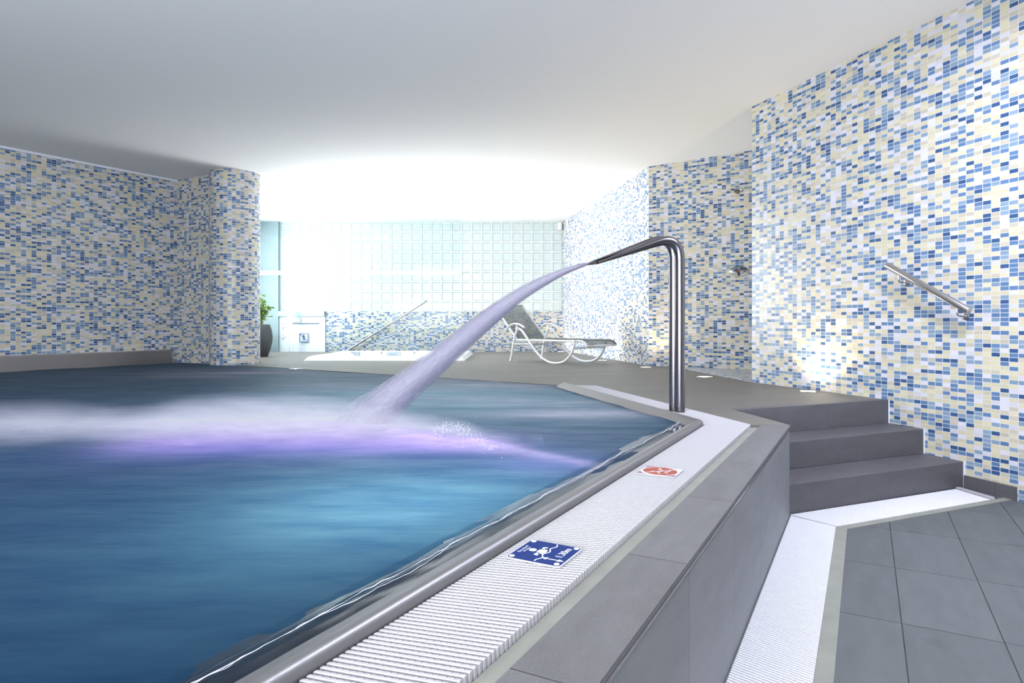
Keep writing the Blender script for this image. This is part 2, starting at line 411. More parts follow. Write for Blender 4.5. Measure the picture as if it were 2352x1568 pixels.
# ------------------------------------------------------------------ walls and ceiling
def wall(name, p, q, z0, z1, thick, mat, u0=0.0):
    """visible face runs p -> q, thickness on the right-hand side of p -> q"""
    p, q = Vector(p), Vector(q); d = (q - p).normalized(); n = Vector((d.y, -d.x))
    poly = [p, p + n*thick, q + n*thick, q]
    L = (q-p).length
    mb = MB()
    a = [(p.x,p.y), (q.x,q.y)]
    mb.face([(p.x,p.y,z0),(p.x,p.y,z1),(q.x,q.y,z1),(q.x,q.y,z0)], [(u0,z0),(u0,z1),(u0+L,z1),(u0+L,z0)])
    p2, q2 = p + n*thick, q + n*thick
    mb.face([(q.x,q.y,z0),(q.x,q.y,z1),(q2.x,q2.y,z1),(q2.x,q2.y,z0)], [(L,z0),(L,z1),(L+thick,z1),(L+thick,z0)])
    mb.face([(q2.x,q2.y,z0),(q2.x,q2.y,z1),(p2.x,p2.y,z1),(p2.x,p2.y,z0)], [(L,z0),(L,z1),(0,z1),(0,z0)])
    mb.face([(p2.x,p2.y,z0),(p2.x,p2.y,z1),(p.x,p.y,z1),(p.x,p.y,z0)], [(-thick,z0),(-thick,z1),(0,z1),(0,z0)])
    mb.face([(p.x,p.y,z1),(p2.x,p2.y,z1),(q2.x,q2.y,z1),(q.x,q.y,z1)])
    mb.face([(p.x,p.y,z0),(q.x,q.y,z0),(q2.x,q2.y,z0),(p2.x,p2.y,z0)])
    o = mb.build(name, mat); o['kind'] = 'structure'; return o

mb = MB()
mb.prism([(-12, -3.4), (5.2, -3.4), (5.2, 14.5), (-12, 14.5)], H, H + 0.15)
mb.build('ceiling', M['ceiling'], kind='structure')

RW_END = W0 + WD*10.1
# the visible face must look to the left / inward: thickness on the far side
wall('wall_right', W0, RW_END, FLOOR - 0.02, H, -0.30, M['mosaic'])
wall('wall_left', D0 - LW*14.2, D0, -0.35, H, -0.2, M['mosaic'])
wall('wall_left_end', D0, COLC + Vector((-0.02, 0.0)) + Vector((-0.15,-0.08)), -0.35, H, -0.2, M['mosaic'])
wall('wall_shower_side', BC, R1, -0.02, H, -0.15, M['mosaic'])
wall('wall_shower', R1, R2 + (R2-R1)*0.35, -0.02, H, -0.15, M['mosaic'])
wall('wall_shower_end', R2 + (R2-R1)*0.35, W0 + Vector((1.4, 0.45)), -0.02, H, -0.15, M['mosaic'])
wall('wall_shower_front', W0 + Vector((1.4, 0.45)), W0 + Vector((0.29, 0.10)), -0.02, H, -0.12, M['mosaic'])
wall('wall_viewer', RW_END, D0 - LW*14.2, FLOOR - 0.9, H, 0.15, M['neutral_wall'])
# rounded wall end
mb = MB(); n = 40; zs = [-0.35, H]
rows = [[(COLC.x + COLR*math.cos(2*PI*j/n), COLC.y + COLR*math.sin(2*PI*j/n), z) for j in range(n)] for z in zs]
mb.grid(rows, True, uvs=lambda a, b: (b/n*2*PI*COLR*0.9997, zs[a]))
mb.build('wall_round_end', M['mosaic'], smooth=True, kind='structure')
# window on the side behind the round end, hidden from here: frame and glowing pane
wa, wb = Vector((-4.24, 9.35)), Vector((-5.28, BACK - 0.25))
o = wall('wall_window_low', wb, wa, -1.3, 0.30, 0.15, M['plaster'])
o = wall('wall_window_high', wb, wa, 2.40, H, 0.15, M['plaster'])
wn_ = wall('window_2', wb + (wa-wb)*0.02, wa, 0.30, 2.40, 0.03, M['window_glow'])
# back: plaster pier, glass blocks, low tiled wall with door opening
XP0, XG0, XG1, XD1 = -5.35, -4.726, 1.02, -3.80
ZG = 0.802
wall('wall_back_pier', (XG0, BACK - 0.10), (XP0, BACK - 0.10), -1.3, H, 0.25, M['plaster'])
wall('wall_back', (XG1, BACK), (XD1, BACK), -1.3, ZG, 0.2, M['mosaic'])
mb = MB(); mb.box(((XG0+XD1)/2, BACK + 0.05, (ZG + 0.70)/2), XD1 - XG0, 0.3, ZG - 0.70)
mb.build('trim_1', M['lintel'], kind='structure')
win = bpy.data.objects.new('window_1', None); COL.objects.link(win); win.location = (XG0, BACK, ZG); win['kind'] = 'structure'
mb = MB(); mb.box(((XG0+XG1)/2, BACK + 0.06, (ZG+H)/2), XG1 - XG0, 0.08, H - ZG)
o = shift(mb, win.location).build('joint_grid', M['block_joint'], win)
mb = MB(); NC, NR = 28, 9; pw, ph = (XG1-XG0)/NC, (H-ZG)/NR
for i in range(NC):
    for j in range(NR):
        x0, x1, z0, z1 = i*pw + 0.009, (i+1)*pw - 0.009, j*ph + 0.009, (j+1)*ph - 0.009
        y0, y1 = 0.022, 0.0; b1 = 0.006; b2 = 0.020
        def ring(a, y): return [(x0+a, y, z0+a), (x1-a, y, z0+a), (x1-a, y, z1-a), (x0+a, y, z1-a)]
        R_ = [ring(0, y0), ring(b1, 0.004), ring(b2, 0.012), ring(b2+0.004, 0.012)]
        for q in range(2): 
            for e in range(4):
                mb.face([R_[q][e], R_[q][(e+1)%4], R_[q+1][(e+1)%4], R_[q+1][e]], mi=1 if q else 2)
        mb.face(R_[2], mi=0)
mb.build('glass_blocks', [M['block'], M['block_edge'], M['block_joint']], win)
# glass screen in front of the left part
scr = empty('glass_screen', 'clear glass screen with pale crossbars in front of the glass block wall', 'glass partition', (-3.0, 12.92, 0))
xa, xb, ys = -5.2, (1058-1176)/F*12.92, 12.92
for z0, z1 in ((-0.6, 1.51), (1.60, H)):
    mb = MB(); mb.box(((xa+xb)/2, ys, (z0+z1)/2), xb - xa, 0.010, z1 - z0)
    shift(mb, scr.location).build('pane', M['pane'], scr)
mb = MB(); mb.box(((xa+xb)/2, ys, 1.555), xb - xa, 0.03, 0.09); shift(mb, scr.location).build('crossbar', M['frost'], scr)
mb = MB(); mb.box(((667-1176)/F*ys, ys - 0.02, 0.75), 0.10, 0.02, 1.5); shift(mb, scr.location).build('upright', M['frost'], scr)

# door
door = bpy.data.objects.new('door_1', None); COL.objects.link(door); door.location = (-4.3, BACK, -1.25); door['kind'] = 'structure'
L = door.location
mb = MB()
for x0, x1, z0, z1 in ((XG0, -4.55, -1.25, 0.70), (-3.91, XD1, -1.25, 0.70), (-4.55, -3.91, 0.56, 0.70)):
    mb.box(((x0+x1)/2, BACK + 0.02, (z0+z1)/2), x1-x0, 0.10, z1-z0)
shift(mb, L).build('door_frame', M['white_paint'], door)
mb = MB(); mb.box((-4.23, BACK + 0.055, -0.345), 0.64, 0.04, 1.81)
leaf = shift(mb, L).build('door_leaf', M['white_paint'], door)
mb = MB(); mb.box((-4.23, BACK + 0.050, 0.552), 0.64, 0.045, 0.012); mb.box((-4.543, BACK + 0.05, -0.345), 0.012, 0.045, 1.81)
shift(mb, L).build('door_gap', M['pict_blue'], door)
mb = MB(); mb.box((-4.37, BACK - 0.06, 0.615), 0.17, 0.05, 0.065); mb.box((-4.36, BACK - 0.03, 0.665), 0.09, 0.04, 0.015)
shift(mb, L).build('door_closer', M['white_paint'], door, bevel=0.006)
for zz in (0.50, 0.29):
    mb = MB(); mb.tube([(-4.66, BACK - 0.05, zz-0.06), (-4.66, BACK - 0.05, zz+0.06)], 0.012, 12)
    mb.box((-4.625, BACK - 0.04, zz), 0.05, 0.02, 0.045)
    shift(mb, L).build('hinge', M['alu'], door, bevel=0.002)
# pictogram on the door
px_ = (698-1176)/F*BACK; pz = CAMZ - (775-742)/F*BACK; yy = BACK - 0.012
mb = MB(); hw = 0.083
mb.box((px_, yy+0.022, pz), 2*hw+0.02, 0.030, 2*hw+0.02, mi=1)
for a in (-1, 1):
    mb.box((px_ + a*hw, yy, pz), 0.009, 0.012, 2*hw); mb.box((px_, yy, pz + a*hw), 2*hw, 0.012, 0.009)
mb.box((px_, yy, pz), 2.7*hw, 0.012, 0.008, ax=(0.707,0,-0.707), az=(0.707,0,0.707))
mb.lathe((px_, yy-0.006, pz+0.052), [(0.012, 0), (0.012, 0.012)], 14, axis=(0,1,0))
for a, b, th in (((0,0.038),(0,-0.005),0.020),((0,0.0),(-0.022,-0.052),0.012),((0,0.0),(0.024,-0.028),0.012),((0.024,-0.028),(0.022,-0.055),0.010),((0,0.033),(-0.032,0.012),0.009),((0,0.033),(0.030,0.008),0.009)):
    a2, b2 = Vector((px_+a[0], yy, pz+a[1])), Vector((px_+b[0], yy, pz+b[1])); d = (b2-a2).normalized()
    mb.box((a2+b2)/2, (b2-a2).length+th*0.6, 0.012, th, ax=d, az=d.cross(Vector((0,1,0))))
sg = mb.build('no_entry_sign', [M['pict_blue'], M['white_paint']])
tag(sg, 'small square sign with a crossed-out blue walking figure on the white door', 'sign')

# loudspeaker in the corner
mb = MB(); cx, cz = (1287-1176)/F*13.2, CAMZ + 222/F*13.2
mb.box((cx, BACK - 0.10, cz), 0.075, 0.10, 0.14, ax=(0.9,-0.43,0), ay=(0.43,0.9,0)); mb.box((cx + 0.02, BACK - 0.03, cz), 0.03, 0.06, 0.03)
tag(mb.build('wall_speaker', M['white_paint'], bevel=0.012), 'small white speaker high in the corner above the glass blocks', 'speaker')

# ------------------------------------------------------------------ floors
deck_poly = [C0, S0, S1, S1 + Vector((0.12, 0.05)), (3.9, 6.8), (3.9, 8.9), (1.9, 8.9), (1.15, 12.8), (-5.3, 12.8), (-5.0, 9.6), D0,
             COLC + Vector((0.02, -0.16)), B_rim + (B_rim-Vector((-3.8, 8.75))).normalized()*0, B_gr, GR_C]
deck_poly = [Vector(p) for p in deck_poly]
mb = MB(); mb.prism(deck_poly, -0.50, 0.0, top_uv=lambda x, y: (x*0.94 + y*0.34, -x*0.34 + y*0.94))
o = mb.build('pool_deck', M['deck'], kind='structure')
bm = bmesh.new(); bm.from_mesh(o.data); bmesh.ops.recalc_face_normals(bm, faces=bm.faces); bmesh.ops.triangulate(bm, faces=[f for f in bm.faces if len(f.verts) > 4])
wr = ((696-1176)/F*9.66 + 0.03, (1067-1176)/F*9.66 - 0.03, 9.69, 11.82)      # opening for the whirlpool
for co, no in (((wr[0],0,0),(1,0,0)), ((wr[1],0,0),(1,0,0)), ((0,wr[2],0),(0,1,0)), ((0,wr[3],0),(0,1,0))):
    bmesh.ops.bisect_plane(bm, geom=bm.verts[:]+bm.edges[:]+bm.faces[:], plane_co=co, plane_no=no)
bmesh.ops.delete(bm, geom=[f for f in bm.faces if wr[0] < f.calc_center_median().x < wr[1] and wr[2] < f.calc_center_median().y < wr[3]], context='FACES')
if True:
    bm.to_mesh(o.data); bm.free()
mb = MB(); mb.prism([(-5.4, 12.8), (1.1, 12.8), (1.1, 13.4), (-5.4, 13.4)], -1.35, -1.25); mb.build('floor_landing', M['deck'], kind='structure')
# shower floor
sf = [W0 + Vector((0.0, 0.02)), (3.4, 6.5), (3.5, 7.35), R2, (2.06, 8.38)]
mb = MB(); mb.prism([Vector(p) for p in sf], 0.0005, 0.006); mb.build('floor_shower', M['mosaic'], kind='structure')
# lower floor
mb = MB(); mb.prism([ST(0.3, 7.5), (5.4, -3.3), (4.6, 4.9), (1.3, 4.4)], FLOOR - 0.1, FLOOR, top_uv=uv_edge)
mb.build('floor', M['floor'], kind='structure')
# parapet of the pool with stone coping
TEND = 7.3
corner_in = GR_C + Vector((0.046, 0.0))
par = [ST(0, TEND), C0, C0 + (S0-C0)*0.02, Vector((1.371, 3.62)), ST(0.1416, 0.06), ST(0.1416, TEND)]
mb = MB()
p0, p1 = ST(0, TEND), C0
def puv(x, y): return uv_edge(x, y)
mb.prism([ST(0, TEND), C0, Vector((1.374, 3.606)), ST(0.1416, TEND)], FLOOR, -0.012)
# side UV measured along t
for i, f in enumerate(mb.f):
    if i == 0:
        mb.uv[0] = [(TEND - 1.13 + 0.6, FLOOR), (-1.13 + 0.6, FLOOR), (-1.13+0.6, 0), (TEND-1.13+0.6, 0)]
o = mb.build('wall_pool_parapet', M['parapet'], kind='structure')
mb = MB(); mb.prism([ST(-0.003, TEND), C0 + Vector((0.003, -0.002)), Vector((1.372, 3.600)), ST(0.1416, TEND)], -0.0122, 0.0,
                    top_uv=lambda x, y: (uv_edge(x, y)[0] - 1.163 + 0.6, uv_edge(x, y)[1]))
o = mb.build('trim_2', M['coping'], kind='structure')
mb = MB(); d = -E
a, b = ST(-0.0035, TEND), ST(-0.0035, 0.0)
mb.box(((a.x+b.x)/2, (a.y+b.y)/2, -0.0165), (b-a).length, 0.004, 0.007, ax=(E.x, E.y, 0), ay=(NV.x, NV.y, 0))
mb.build('trim_3', M['railsteel'], kind='structure')

# stairs
st = bpy.data.objects.new('stairs', None); COL.objects.link(st); st.location = (2.2, 4.2, FLOOR); st['kind'] = 'structure'
def lp(off, p): return p + SM*off
RUN = 0.283
sideL = lambda off: inter(C0, S0 - C0, S1 + SM*off, SD)
wallP = lambda off: inter(W0, WD, S1 + SM*off, SD)
for kx, z in ((1, -0.168), (2, -0.336)):
    a, b = sideL(RUN*kx), wallP(RUN*kx); c, d = sideL(0) , wallP(0)
    mb = MB(); mb.prism([a, b, d, c], FLOOR if kx == 2 else -0.336, z, top_uv=lambda x, y: ((Vector((x,y))-S0).dot(SD), (Vector((x,y))-S0).dot(SM)*0.3))
    if kx == 2: pass
    shift(mb, st.location).build('step', M['step'], st, bevel=0.003)
mb = MB(); a, b = sideL(-0.001), wallP(-0.001)
for (off, z0, z1) in ((0.0, -0.168, 0.002),):
    a, b = sideL(off - 0.06), wallP(off - 0.06); c, d = sideL(off + 0.002), wallP(off + 0.002)
    mb.prism([c, d, b, a], z0, z1, top_uv=lambda x, y: ((Vector((x,y))-S0).dot(SD), 0.2))
shift(mb, st.location).build('nosing', M['step'], st, bevel=0.002)
WN = Vector((-WD.y, WD.x)) * -1                                  # into the room from the right wall
if WN.x > 0: WN = -WN
for i_, (off, z0, z1) in enumerate(((0, -0.168, 0.0), (RUN, -0.336, -0.168), (2*RUN, FLOOR, -0.336))):
    p = wallP(off + 0.004)
    mb = MB(); mb.box((p.x + WN.x*0.004, p.y + WN.y*0.004, (z0+z1)/2), 0.008, 0.008, z1-z0, ax=(WD.x, WD.y, 0), ay=(WN.x, WN.y, 0))
    mb.build('trim_%d' % (4+i_), M['white_joint'], kind='structure')
# baseboard at the lower right
a, b = wallP(2*RUN + 0.01), None
Yb = 3.91
pxl = lambda px: inter(W0, WD, (0, 0), ((px-1176)/F, 1.0))
b = pxl(2337)
wall('baseboard_right', a + WN*0.016, b + WN*0.016, FLOOR, FLOOR + 0.082, -0.014, M['step'])

# steel band and strip along the left wall
bd_end = inter(D0, LW, (0, 0), ((388-1176)/F, 1.0))
LN = Vector((LW.y, -LW.x))
a, b = D0 - LW*14.0, bd_end
mb = MB(); mb.prism([a + LN*0.08, b + LN*0.08, b + LN*0.002, a + LN*0.002], -0.3, 0.183)
mb.build('trim_7', M['bandsteel'], kind='structure', bevel=0.01)
a, b = D0 - LW*14.0, D0
mb = MB(); mb.prism([a + LN*0.02, b + LN*0.02, b + LN*0.0, a], H - 0.03, H - 0.001); mb.build('trim_8', M['white_joint'], kind='structure')

# ------------------------------------------------------------------ pool rim, gutters and gratings
rim = bpy.data.objects.new('pool_rim', None); COL.objects.link(rim); rim.location = (1.0, 3.6, 0); rim['kind'] = 'structure'
# profile (distance inwards, height)
prof = [(0.0, -0.12), (0.0, 0.016), (0.003, 0.024), (0.010, 0.028), (0.020, 0.029), (0.032, 0.026), (0.050, 0.017), (0.075, 0.004), (0.10, -0.008), (0.13, -0.022), (0.16, -0.045), (0.175, -0.09), (0.18, -0.5)]
def sweep(path, prof):
    rows = []
    path = [Vector(p) for p in path]
    for i, p in enumerate(path):
        ds = []
        if i > 0: ds.append((path[i]-path[i-1]).normalized())
        if i < len(path)-1: ds.append((path[i+1]-path[i]).normalized())
        ns = [Vector((-d.y, d.x)) for d in ds]
        n = sum(ns, Vector((0,0))).normalized(); kf = 1/max(0.3, n.dot(ns[0]))
        rows.append([(p.x + n.x*a*kf, p.y + n.y*a*kf, z) for a, z in prof])
    return rows
rc = RIM_C
# round the corner a little
def fillet(a, c, b, r=0.03, n=6):
    a, b, c = Vector(a), Vector(b), Vector(c); p = c + (a-c).normalized()*r; q = c + (b-c).normalized()*r
    return [(1-t)**2*p + 2*t*(1-t)*c + t*t*q for t in [i/n for i in range(n+1)]]
path = [ST(0.412, TEND)] + fillet(ST(0.412, TEND), rc, B_rim) + [B_rim]
mb = MB(); mb.grid(sweep(path, prof), flip=False)
shift(mb, rim.location).build('rim_lip', M['rimsteel'], rim, smooth=True)
mb = MB(); mb.grid(sweep([B_rim, COLC + Vector((0.05, -0.22))], [(0.0, -0.3), (0.0, 0.002), (0.0, 0.003), (0.012, 0.003), (0.02, -0.01), (0.05, -0.03), (0.06, -0.3)]))
shift(mb, rim.location).build('far_lip', M['rimsteel'], rim, smooth=False)
# strip between grating and coping (a little lower than both) + channel below the grating
def strip(name, a0, a1, b1, b0, z0, z1, mat, kind='structure'):
    mb = MB(); mb.prism([Vector(a0), Vector(a1), Vector(b1), Vector(b0)], z0, z1, top_uv=uv_edge)
    return mb.build(name, mat, kind=kind)
strip('gutter_edge', ST(0.1416, TEND), Vector((1.374, 3.606)), GR_C + Vector((0, 0)), ST(0.1856, TEND), -0.4, -0.014, M['edge_strip'])
strip('gutter_channel', ST(0.1856, TEND), GR_C, RIM_C, ST(0.412, TEND), -0.4, -0.075, M['dark'])
strip('gutter_channel', GR_C, B_gr, B_rim, RIM_C, -0.4, -0.075, M['dark'])
def grating(name, q0, q1, r0, r1, ztop, pitch, label, teeth, zt=0.028, fill=0.50, group=None, mat=None):
    """slats laid from the line q0-q1 to the line r0-r1, q = outer, r = inner"""
    q0, q1, r0, r1 = map(Vector, (q0, q1, r0, r1))
    mb = MB(); L = ((q1-q0).length + (r1-r0).length)/2; n = int(L/pitch)
    for i in range(n):
        f0, f1 = (i + 0.5 - fill/2)/n, (i + 0.5 + fill/2)/n
        A, B = q0.lerp(q1, f0), r0.lerp(r1, f0); A2, B2 = q0.lerp(q1, f1), r0.lerp(r1, f1)
        if teeth == 0:
            mb.prism([A2, B2, B, A] , ztop - zt, ztop); continue
        # toothed slat: top steps between two heights with chamfered sides
        rows = []
        for j in range(teeth):
            for (g, h) in ((0.0, -0.0008), (0.12, 0.0), (0.80, 0.0), (0.88, -0.0008)):
                g2 = (j + g)/teeth
                a, b = A.lerp(B, g2), A2.lerp(B2, g2); m1, m2 = a.lerp(b, 0.14), a.lerp(b, 0.86)
                rows.append([(a.x, a.y, ztop-zt), (a.x, a.y, ztop-0.0022), (m1.x, m1.y, ztop+h), (m2.x, m2.y, ztop+h), (b.x, b.y, ztop-0.0022), (b.x, b.y, ztop-zt)])
        a, b = B, B2; m1, m2 = a.lerp(b, 0.14), a.lerp(b, 0.86)
        rows.append([(a.x, a.y, ztop-zt), (a.x, a.y, ztop-0.0022), (m1.x, m1.y, ztop-0.001), (m2.x, m2.y, ztop-0.001), (b.x, b.y, ztop-0.0022), (b.x, b.y, ztop-zt)])
        mb.grid(rows)
        for r_, rev in ((rows[0], True), (rows[-1], False)):
            mb.face(list(reversed(r_)) if rev else r_)
    # two carrier bars under the slats
    for g in (0.25, 0.75):
        a, b = q0.lerp(r0, g), q1.lerp(r1, g); d = (b-a).normalized()
        mb.box(((a.x+b.x)/2, (a.y+b.y)/2, ztop - zt - 0.004), (b-a).length, 0.012, 0.012, ax=(d.x,d.y,0), ay=(-d.y,d.x,0))
    o = mb.build(name, mat or M['white_plastic'])
    tag(o, label, 'grating', group)
    bm = bmesh.new(); bm.from_mesh(o.data); bmesh.ops.recalc_face_normals(bm, faces=bm.faces); bm.to_mesh(o.data); bm.free()
    return o
zg = 0.004
grating('overflow_grating', ST(0.1875, 4.6), GR_C + Vector((-0.002,-0.002)), ST(0.409, 4.6), RIM_C + Vector((0.004,-0.006)), zg, 0.0147,
        'long white slatted overflow grating between pool rim and stone coping, with two signs on it', 18)
grating('overflow_grating', GR_C + Vector((-0.002, 0.004)), B_gr, RIM_C + Vector((0.005, 0.003)), B_rim, zg, 0.0147,
        'white slatted grating behind the swan neck pipe foot, along the far pool corner', 8)
# lower gutter on the floor: along the parapet and along the stairs
GW = 0.232
K0 = C0 + Vector((0.006, 0.016)) ; K1 = Vector((1.689, 3.407))
zl = FLOOR + 0.006
sA = lambda s, t: C0 - NV*s - E*t
tend = 5.2
grating('floor_grating', sA(0.006, tend), sA(0.006, 0.0), sA(0.232, tend), K1, zl, 0.0150,
        'white slatted floor grating running along the foot of the pool parapet', 14, mat=M['white_plastic_lit'])
far_a, far_b = wallP(2*RUN + 0.012) + Vector((-0.10, -0.045)), Vector((2.875, 3.925))
grating('floor_grating', sideL(2*RUN + 0.006) + Vector((0.012,0.002)), far_a, K1 + Vector((0.01, 0.004)), far_b, zl, 0.0150,
        'white slatted floor grating along the lowest stair riser', 10, mat=M['white_plastic_lit'])
d = (far_b - far_a).normalized()
mb = MB(); m = (far_a + far_b)/2 + Vector((0.022, 0.010))
mb.box((m.x, m.y, zl), (far_b-far_a).length, 0.030, 0.020, ax=(d.x,d.y,0), ay=(-d.y,d.x,0))
tag(mb.build('grating_end_frame', M['white_plastic'], bevel=0.003), 'white end frame closing the floor grating beside the tiled wall', 'frame')
# olive mortar strips along the lower gratings
so = lambda off: inter(K1, (far_b-K1), (0,0), (1,0))
fb = (far_b - K1).normalized(); fn = Vector((fb.y, -fb.x))
Ko = inter(sA(0.285, 0), E, K1 + fn*0.048, fb)
fe = far_b + fb*0.16
mb = MB()
mb.prism([sA(0.236, tend), sA(0.285, tend), Ko, K1], FLOOR, FLOOR + 0.0025, top_uv=uv_edge)
mb.build('gutter_edge', M['edge_strip'], kind='structure')
mb = MB(); mb.prism([K1, Ko, fe + fn*0.048, fe], FLOOR, FLOOR + 0.0025, top_uv=uv_edge)
mb.build('gutter_edge', M['edge_strip'], kind='structure')

mb = MB(); bp = [ST(0.60, 6.4), ST(0.60, 0.2), Vector((0.45, 5.7)), Vector((-4.7, 9.3)), Vector((-11.2, -2.2))]
mb.prism(bp, -1.4, -1.32)
for a_, b_ in zip(bp, bp[1:] + bp[:1]):
    d_ = (b_ - a_).normalized(); m_ = (a_+b_)/2 ; mb.box((m_.x, m_.y, -0.75), (b_-a_).length, 0.04, 1.2, ax=(d_.x, d_.y, 0), ay=(-d_.y, d_.x, 0))
mb.build('pool_basin', M['basin'], kind='structure')
# ------------------------------------------------------------------ pool water
def seg_dist(p, a, b):
    ab = b - a; t = max(0, min(1, (p-a).dot(ab)/ab.length_squared)); return (p - (a + ab*t)).length, t
FL = [Vector(p) for p in ((-6.5, 3.5), (-3.2, 3.42), (-2.2, 3.40), (-1.3, 3.42), (-0.75, 3.34), (-0.25, 3.10), (0.06, 2.86), (0.30, 2.60))]
FWD = [0.50, 0.46, 0.40, 0.44, 0.36, 0.22, 0.11, 0.07]
FHT = [0.03, 0.035, 0.03, 0.05, 0.04, 0.025, 0.008, 0.003]
FDN = [0.9, 1.0, 0.85, 1.1, 1.05, 0.85, 0.6, 0.5]
def foam_at(x, y):
    p = Vector((x, y)); best = (0, 0)
    for i in range(len(FL)-1):
        dd, t = seg_dist(p, FL[i], FL[i+1])
        wd = FWD[i]*(1-t) + FWD[i+1]*t; wd *= 1 + 0.35*noise.noise(Vector((x*2.2, y*2.2, 0.3)))
        g = math.exp(-(dd/wd)**2*1.6)
        de = g*(FDN[i]*(1-t) + FDN[i+1]*t); he = g*g*(FHT[i]*(1-t) + FHT[i+1]*t)
        if de > best[0]: best = (de, he)
    return best
def patch(x, y, cx, cy, rx, ry, a):
    return a*math.exp(-(((x-cx)/rx)**2 + ((y-cy)/ry)**2))
ZW = -0.004
bm = bmesh.new(); fl = bm.verts.layers.float.new('foam')
X0, X1, Y0, Y1 = -11.4, 1.15, -2.2, 9.6
def lerp_steps(a, b, fine0, fine1, fs, cs):
    v = []; x = a
    while x < b: v.append(x); x += fs if fine0 < x < fine1 else cs
    v.append(b); return v
xs = lerp_steps(X0, X1, -4.6, 0.9, 0.035, 0.12); ys_ = lerp_steps(Y0, Y1, 2.3, 4.4, 0.025, 0.09)
vv = []
for y in ys_:
    row = []
    for x in xs:
        de, he = foam_at(x, y)
        nz = noise.fractal(Vector((x*3.2, y*4.5, 1.0)), 1.0, 2.0, 5)
        sw = 0.006*noise.noise(Vector((x*1.1, y*2.2, 5.0))) + 0.003*noise.noise(Vector((x*3.1, y*6.2, 9.0)))
        z = ZW + sw + max(0, he*(0.85 + 0.75*nz))
        fo = de*(0.9 + 0.5*nz)
        fo += patch(x, y, -0.85, 3.75, 0.35, 0.25, 0.6)
        st_ = 0.5 + 0.5*noise.fractal(Vector((x*0.7, y*2.6, 3.0)), 1.0, 2.0, 4)
        # foam drifting on the far half of the pool
        fo += 3.4*st_*st_*(patch(x, y, -0.2, 6.2, 1.5, 0.55, 0.55) + patch(x, y, -2.6, 7.4, 1.4, 0.7, 0.50) + patch(x, y, -0.4, 4.9, 1.6, 0.7, 0.16) + patch(x, y, 0.35, 4.2, 0.7, 0.8, 0.22))
        v = bm.verts.new((x, y, z)); v[fl] = max(0.0, min(1.0, fo)); row.append(v)
    vv.append(row)
for j in range(len(ys_)-1):
    for i in range(len(xs)-1):
        bm.faces.new((vv[j][i], vv[j][i+1], vv[j+1][i+1], vv[j+1][i]))
def clip(p, n):
    geom = bm.verts[:] + bm.edges[:] + bm.faces[:]
    bmesh.ops.bisect_plane(bm, geom=geom, plane_co=(p.x, p.y, 0), plane_no=(n.x, n.y, 0), clear_outer=True)
pi_ = ST(0.412 + 0.088, 0); clip(pi_, -NV)
gn = Vector((GD.y, -GD.x)); clip(RIM_C - gn*0.088, gn)
bc = (Vector((-3.8, 8.79)) - B_rim).normalized(); bn = Vector((bc.y, -bc.x)); bn = bn if bn.y > 0 else -bn; clip(B_rim - bn*0.012, bn)
ln_ = -LN; clip(D0 + LN*0.006, ln_)
we = (COLC + Vector((-0.17, -0.08)) - D0).normalized(); wn3 = Vector((-we.y, we.x)); clip(D0 - wn3*0.004, wn3)
me = bpy.data.meshes.new('pool_water'); bm.to_mesh(me); bm.free()
for p in me.polygons: p.use_smooth = True
me.materials.append(M['water'])
wo = bpy.data.objects.new('pool_water', me); COL.objects.link(wo)
tag(wo, 'deep blue pool water with a band of violet-lit foam across it', 'water', kind='stuff')
# thin film of water over the rim with a wavering meniscus ridge
mb = MB(); rows = []
nT = 420
for i in range(nT + 1):
    t = -0.02 + 4.0*i/nT
    wob = 0.010*noise.noise(Vector((t*3.0, 0, 0))) + 0.006*noise.noise(Vector((t*11.0, 2, 0))) + 0.003*noise.noise(Vector((t*34.0, 4, 0)))
    c_ = 0.412 + 0.150 + wob; row = []
    for j in range(22):
        f = j/21; s = 0.412 + 0.060 + f*0.135
        dz = 0.004*math.exp(-((s - c_)/0.0085)**2) + 0.002*math.exp(-((s - c_ + 0.018 + wob)/0.006)**2)
        p = ST(s, t); row.append((p.x, p.y, -0.0015 + dz - 0.004*f + 0.0012*noise.noise(Vector((t*9, s*30, 7)))))
    rows.append(row)
mb.grid(rows)
o = mb.build('rim_water', M['rim_water'], smooth=True, kind='stuff'); o.parent = wo
mb = MB()  # pale strands modelled in place of the lamps' reflection along the rim
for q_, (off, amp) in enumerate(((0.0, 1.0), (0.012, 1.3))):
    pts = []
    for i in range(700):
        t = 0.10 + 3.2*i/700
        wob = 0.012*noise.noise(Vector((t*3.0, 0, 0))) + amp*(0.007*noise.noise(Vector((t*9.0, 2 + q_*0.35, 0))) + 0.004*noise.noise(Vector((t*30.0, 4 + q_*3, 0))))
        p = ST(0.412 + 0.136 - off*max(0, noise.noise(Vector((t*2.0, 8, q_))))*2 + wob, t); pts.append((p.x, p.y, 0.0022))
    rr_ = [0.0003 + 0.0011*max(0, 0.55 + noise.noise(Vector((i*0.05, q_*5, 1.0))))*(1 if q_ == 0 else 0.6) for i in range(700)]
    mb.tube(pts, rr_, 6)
o = mb.build('lamp_glint_line', M['glint'], wo, smooth=True, label='bright wavering strand for reflected lamp light along the rim'); o['kind'] = 'stuff'

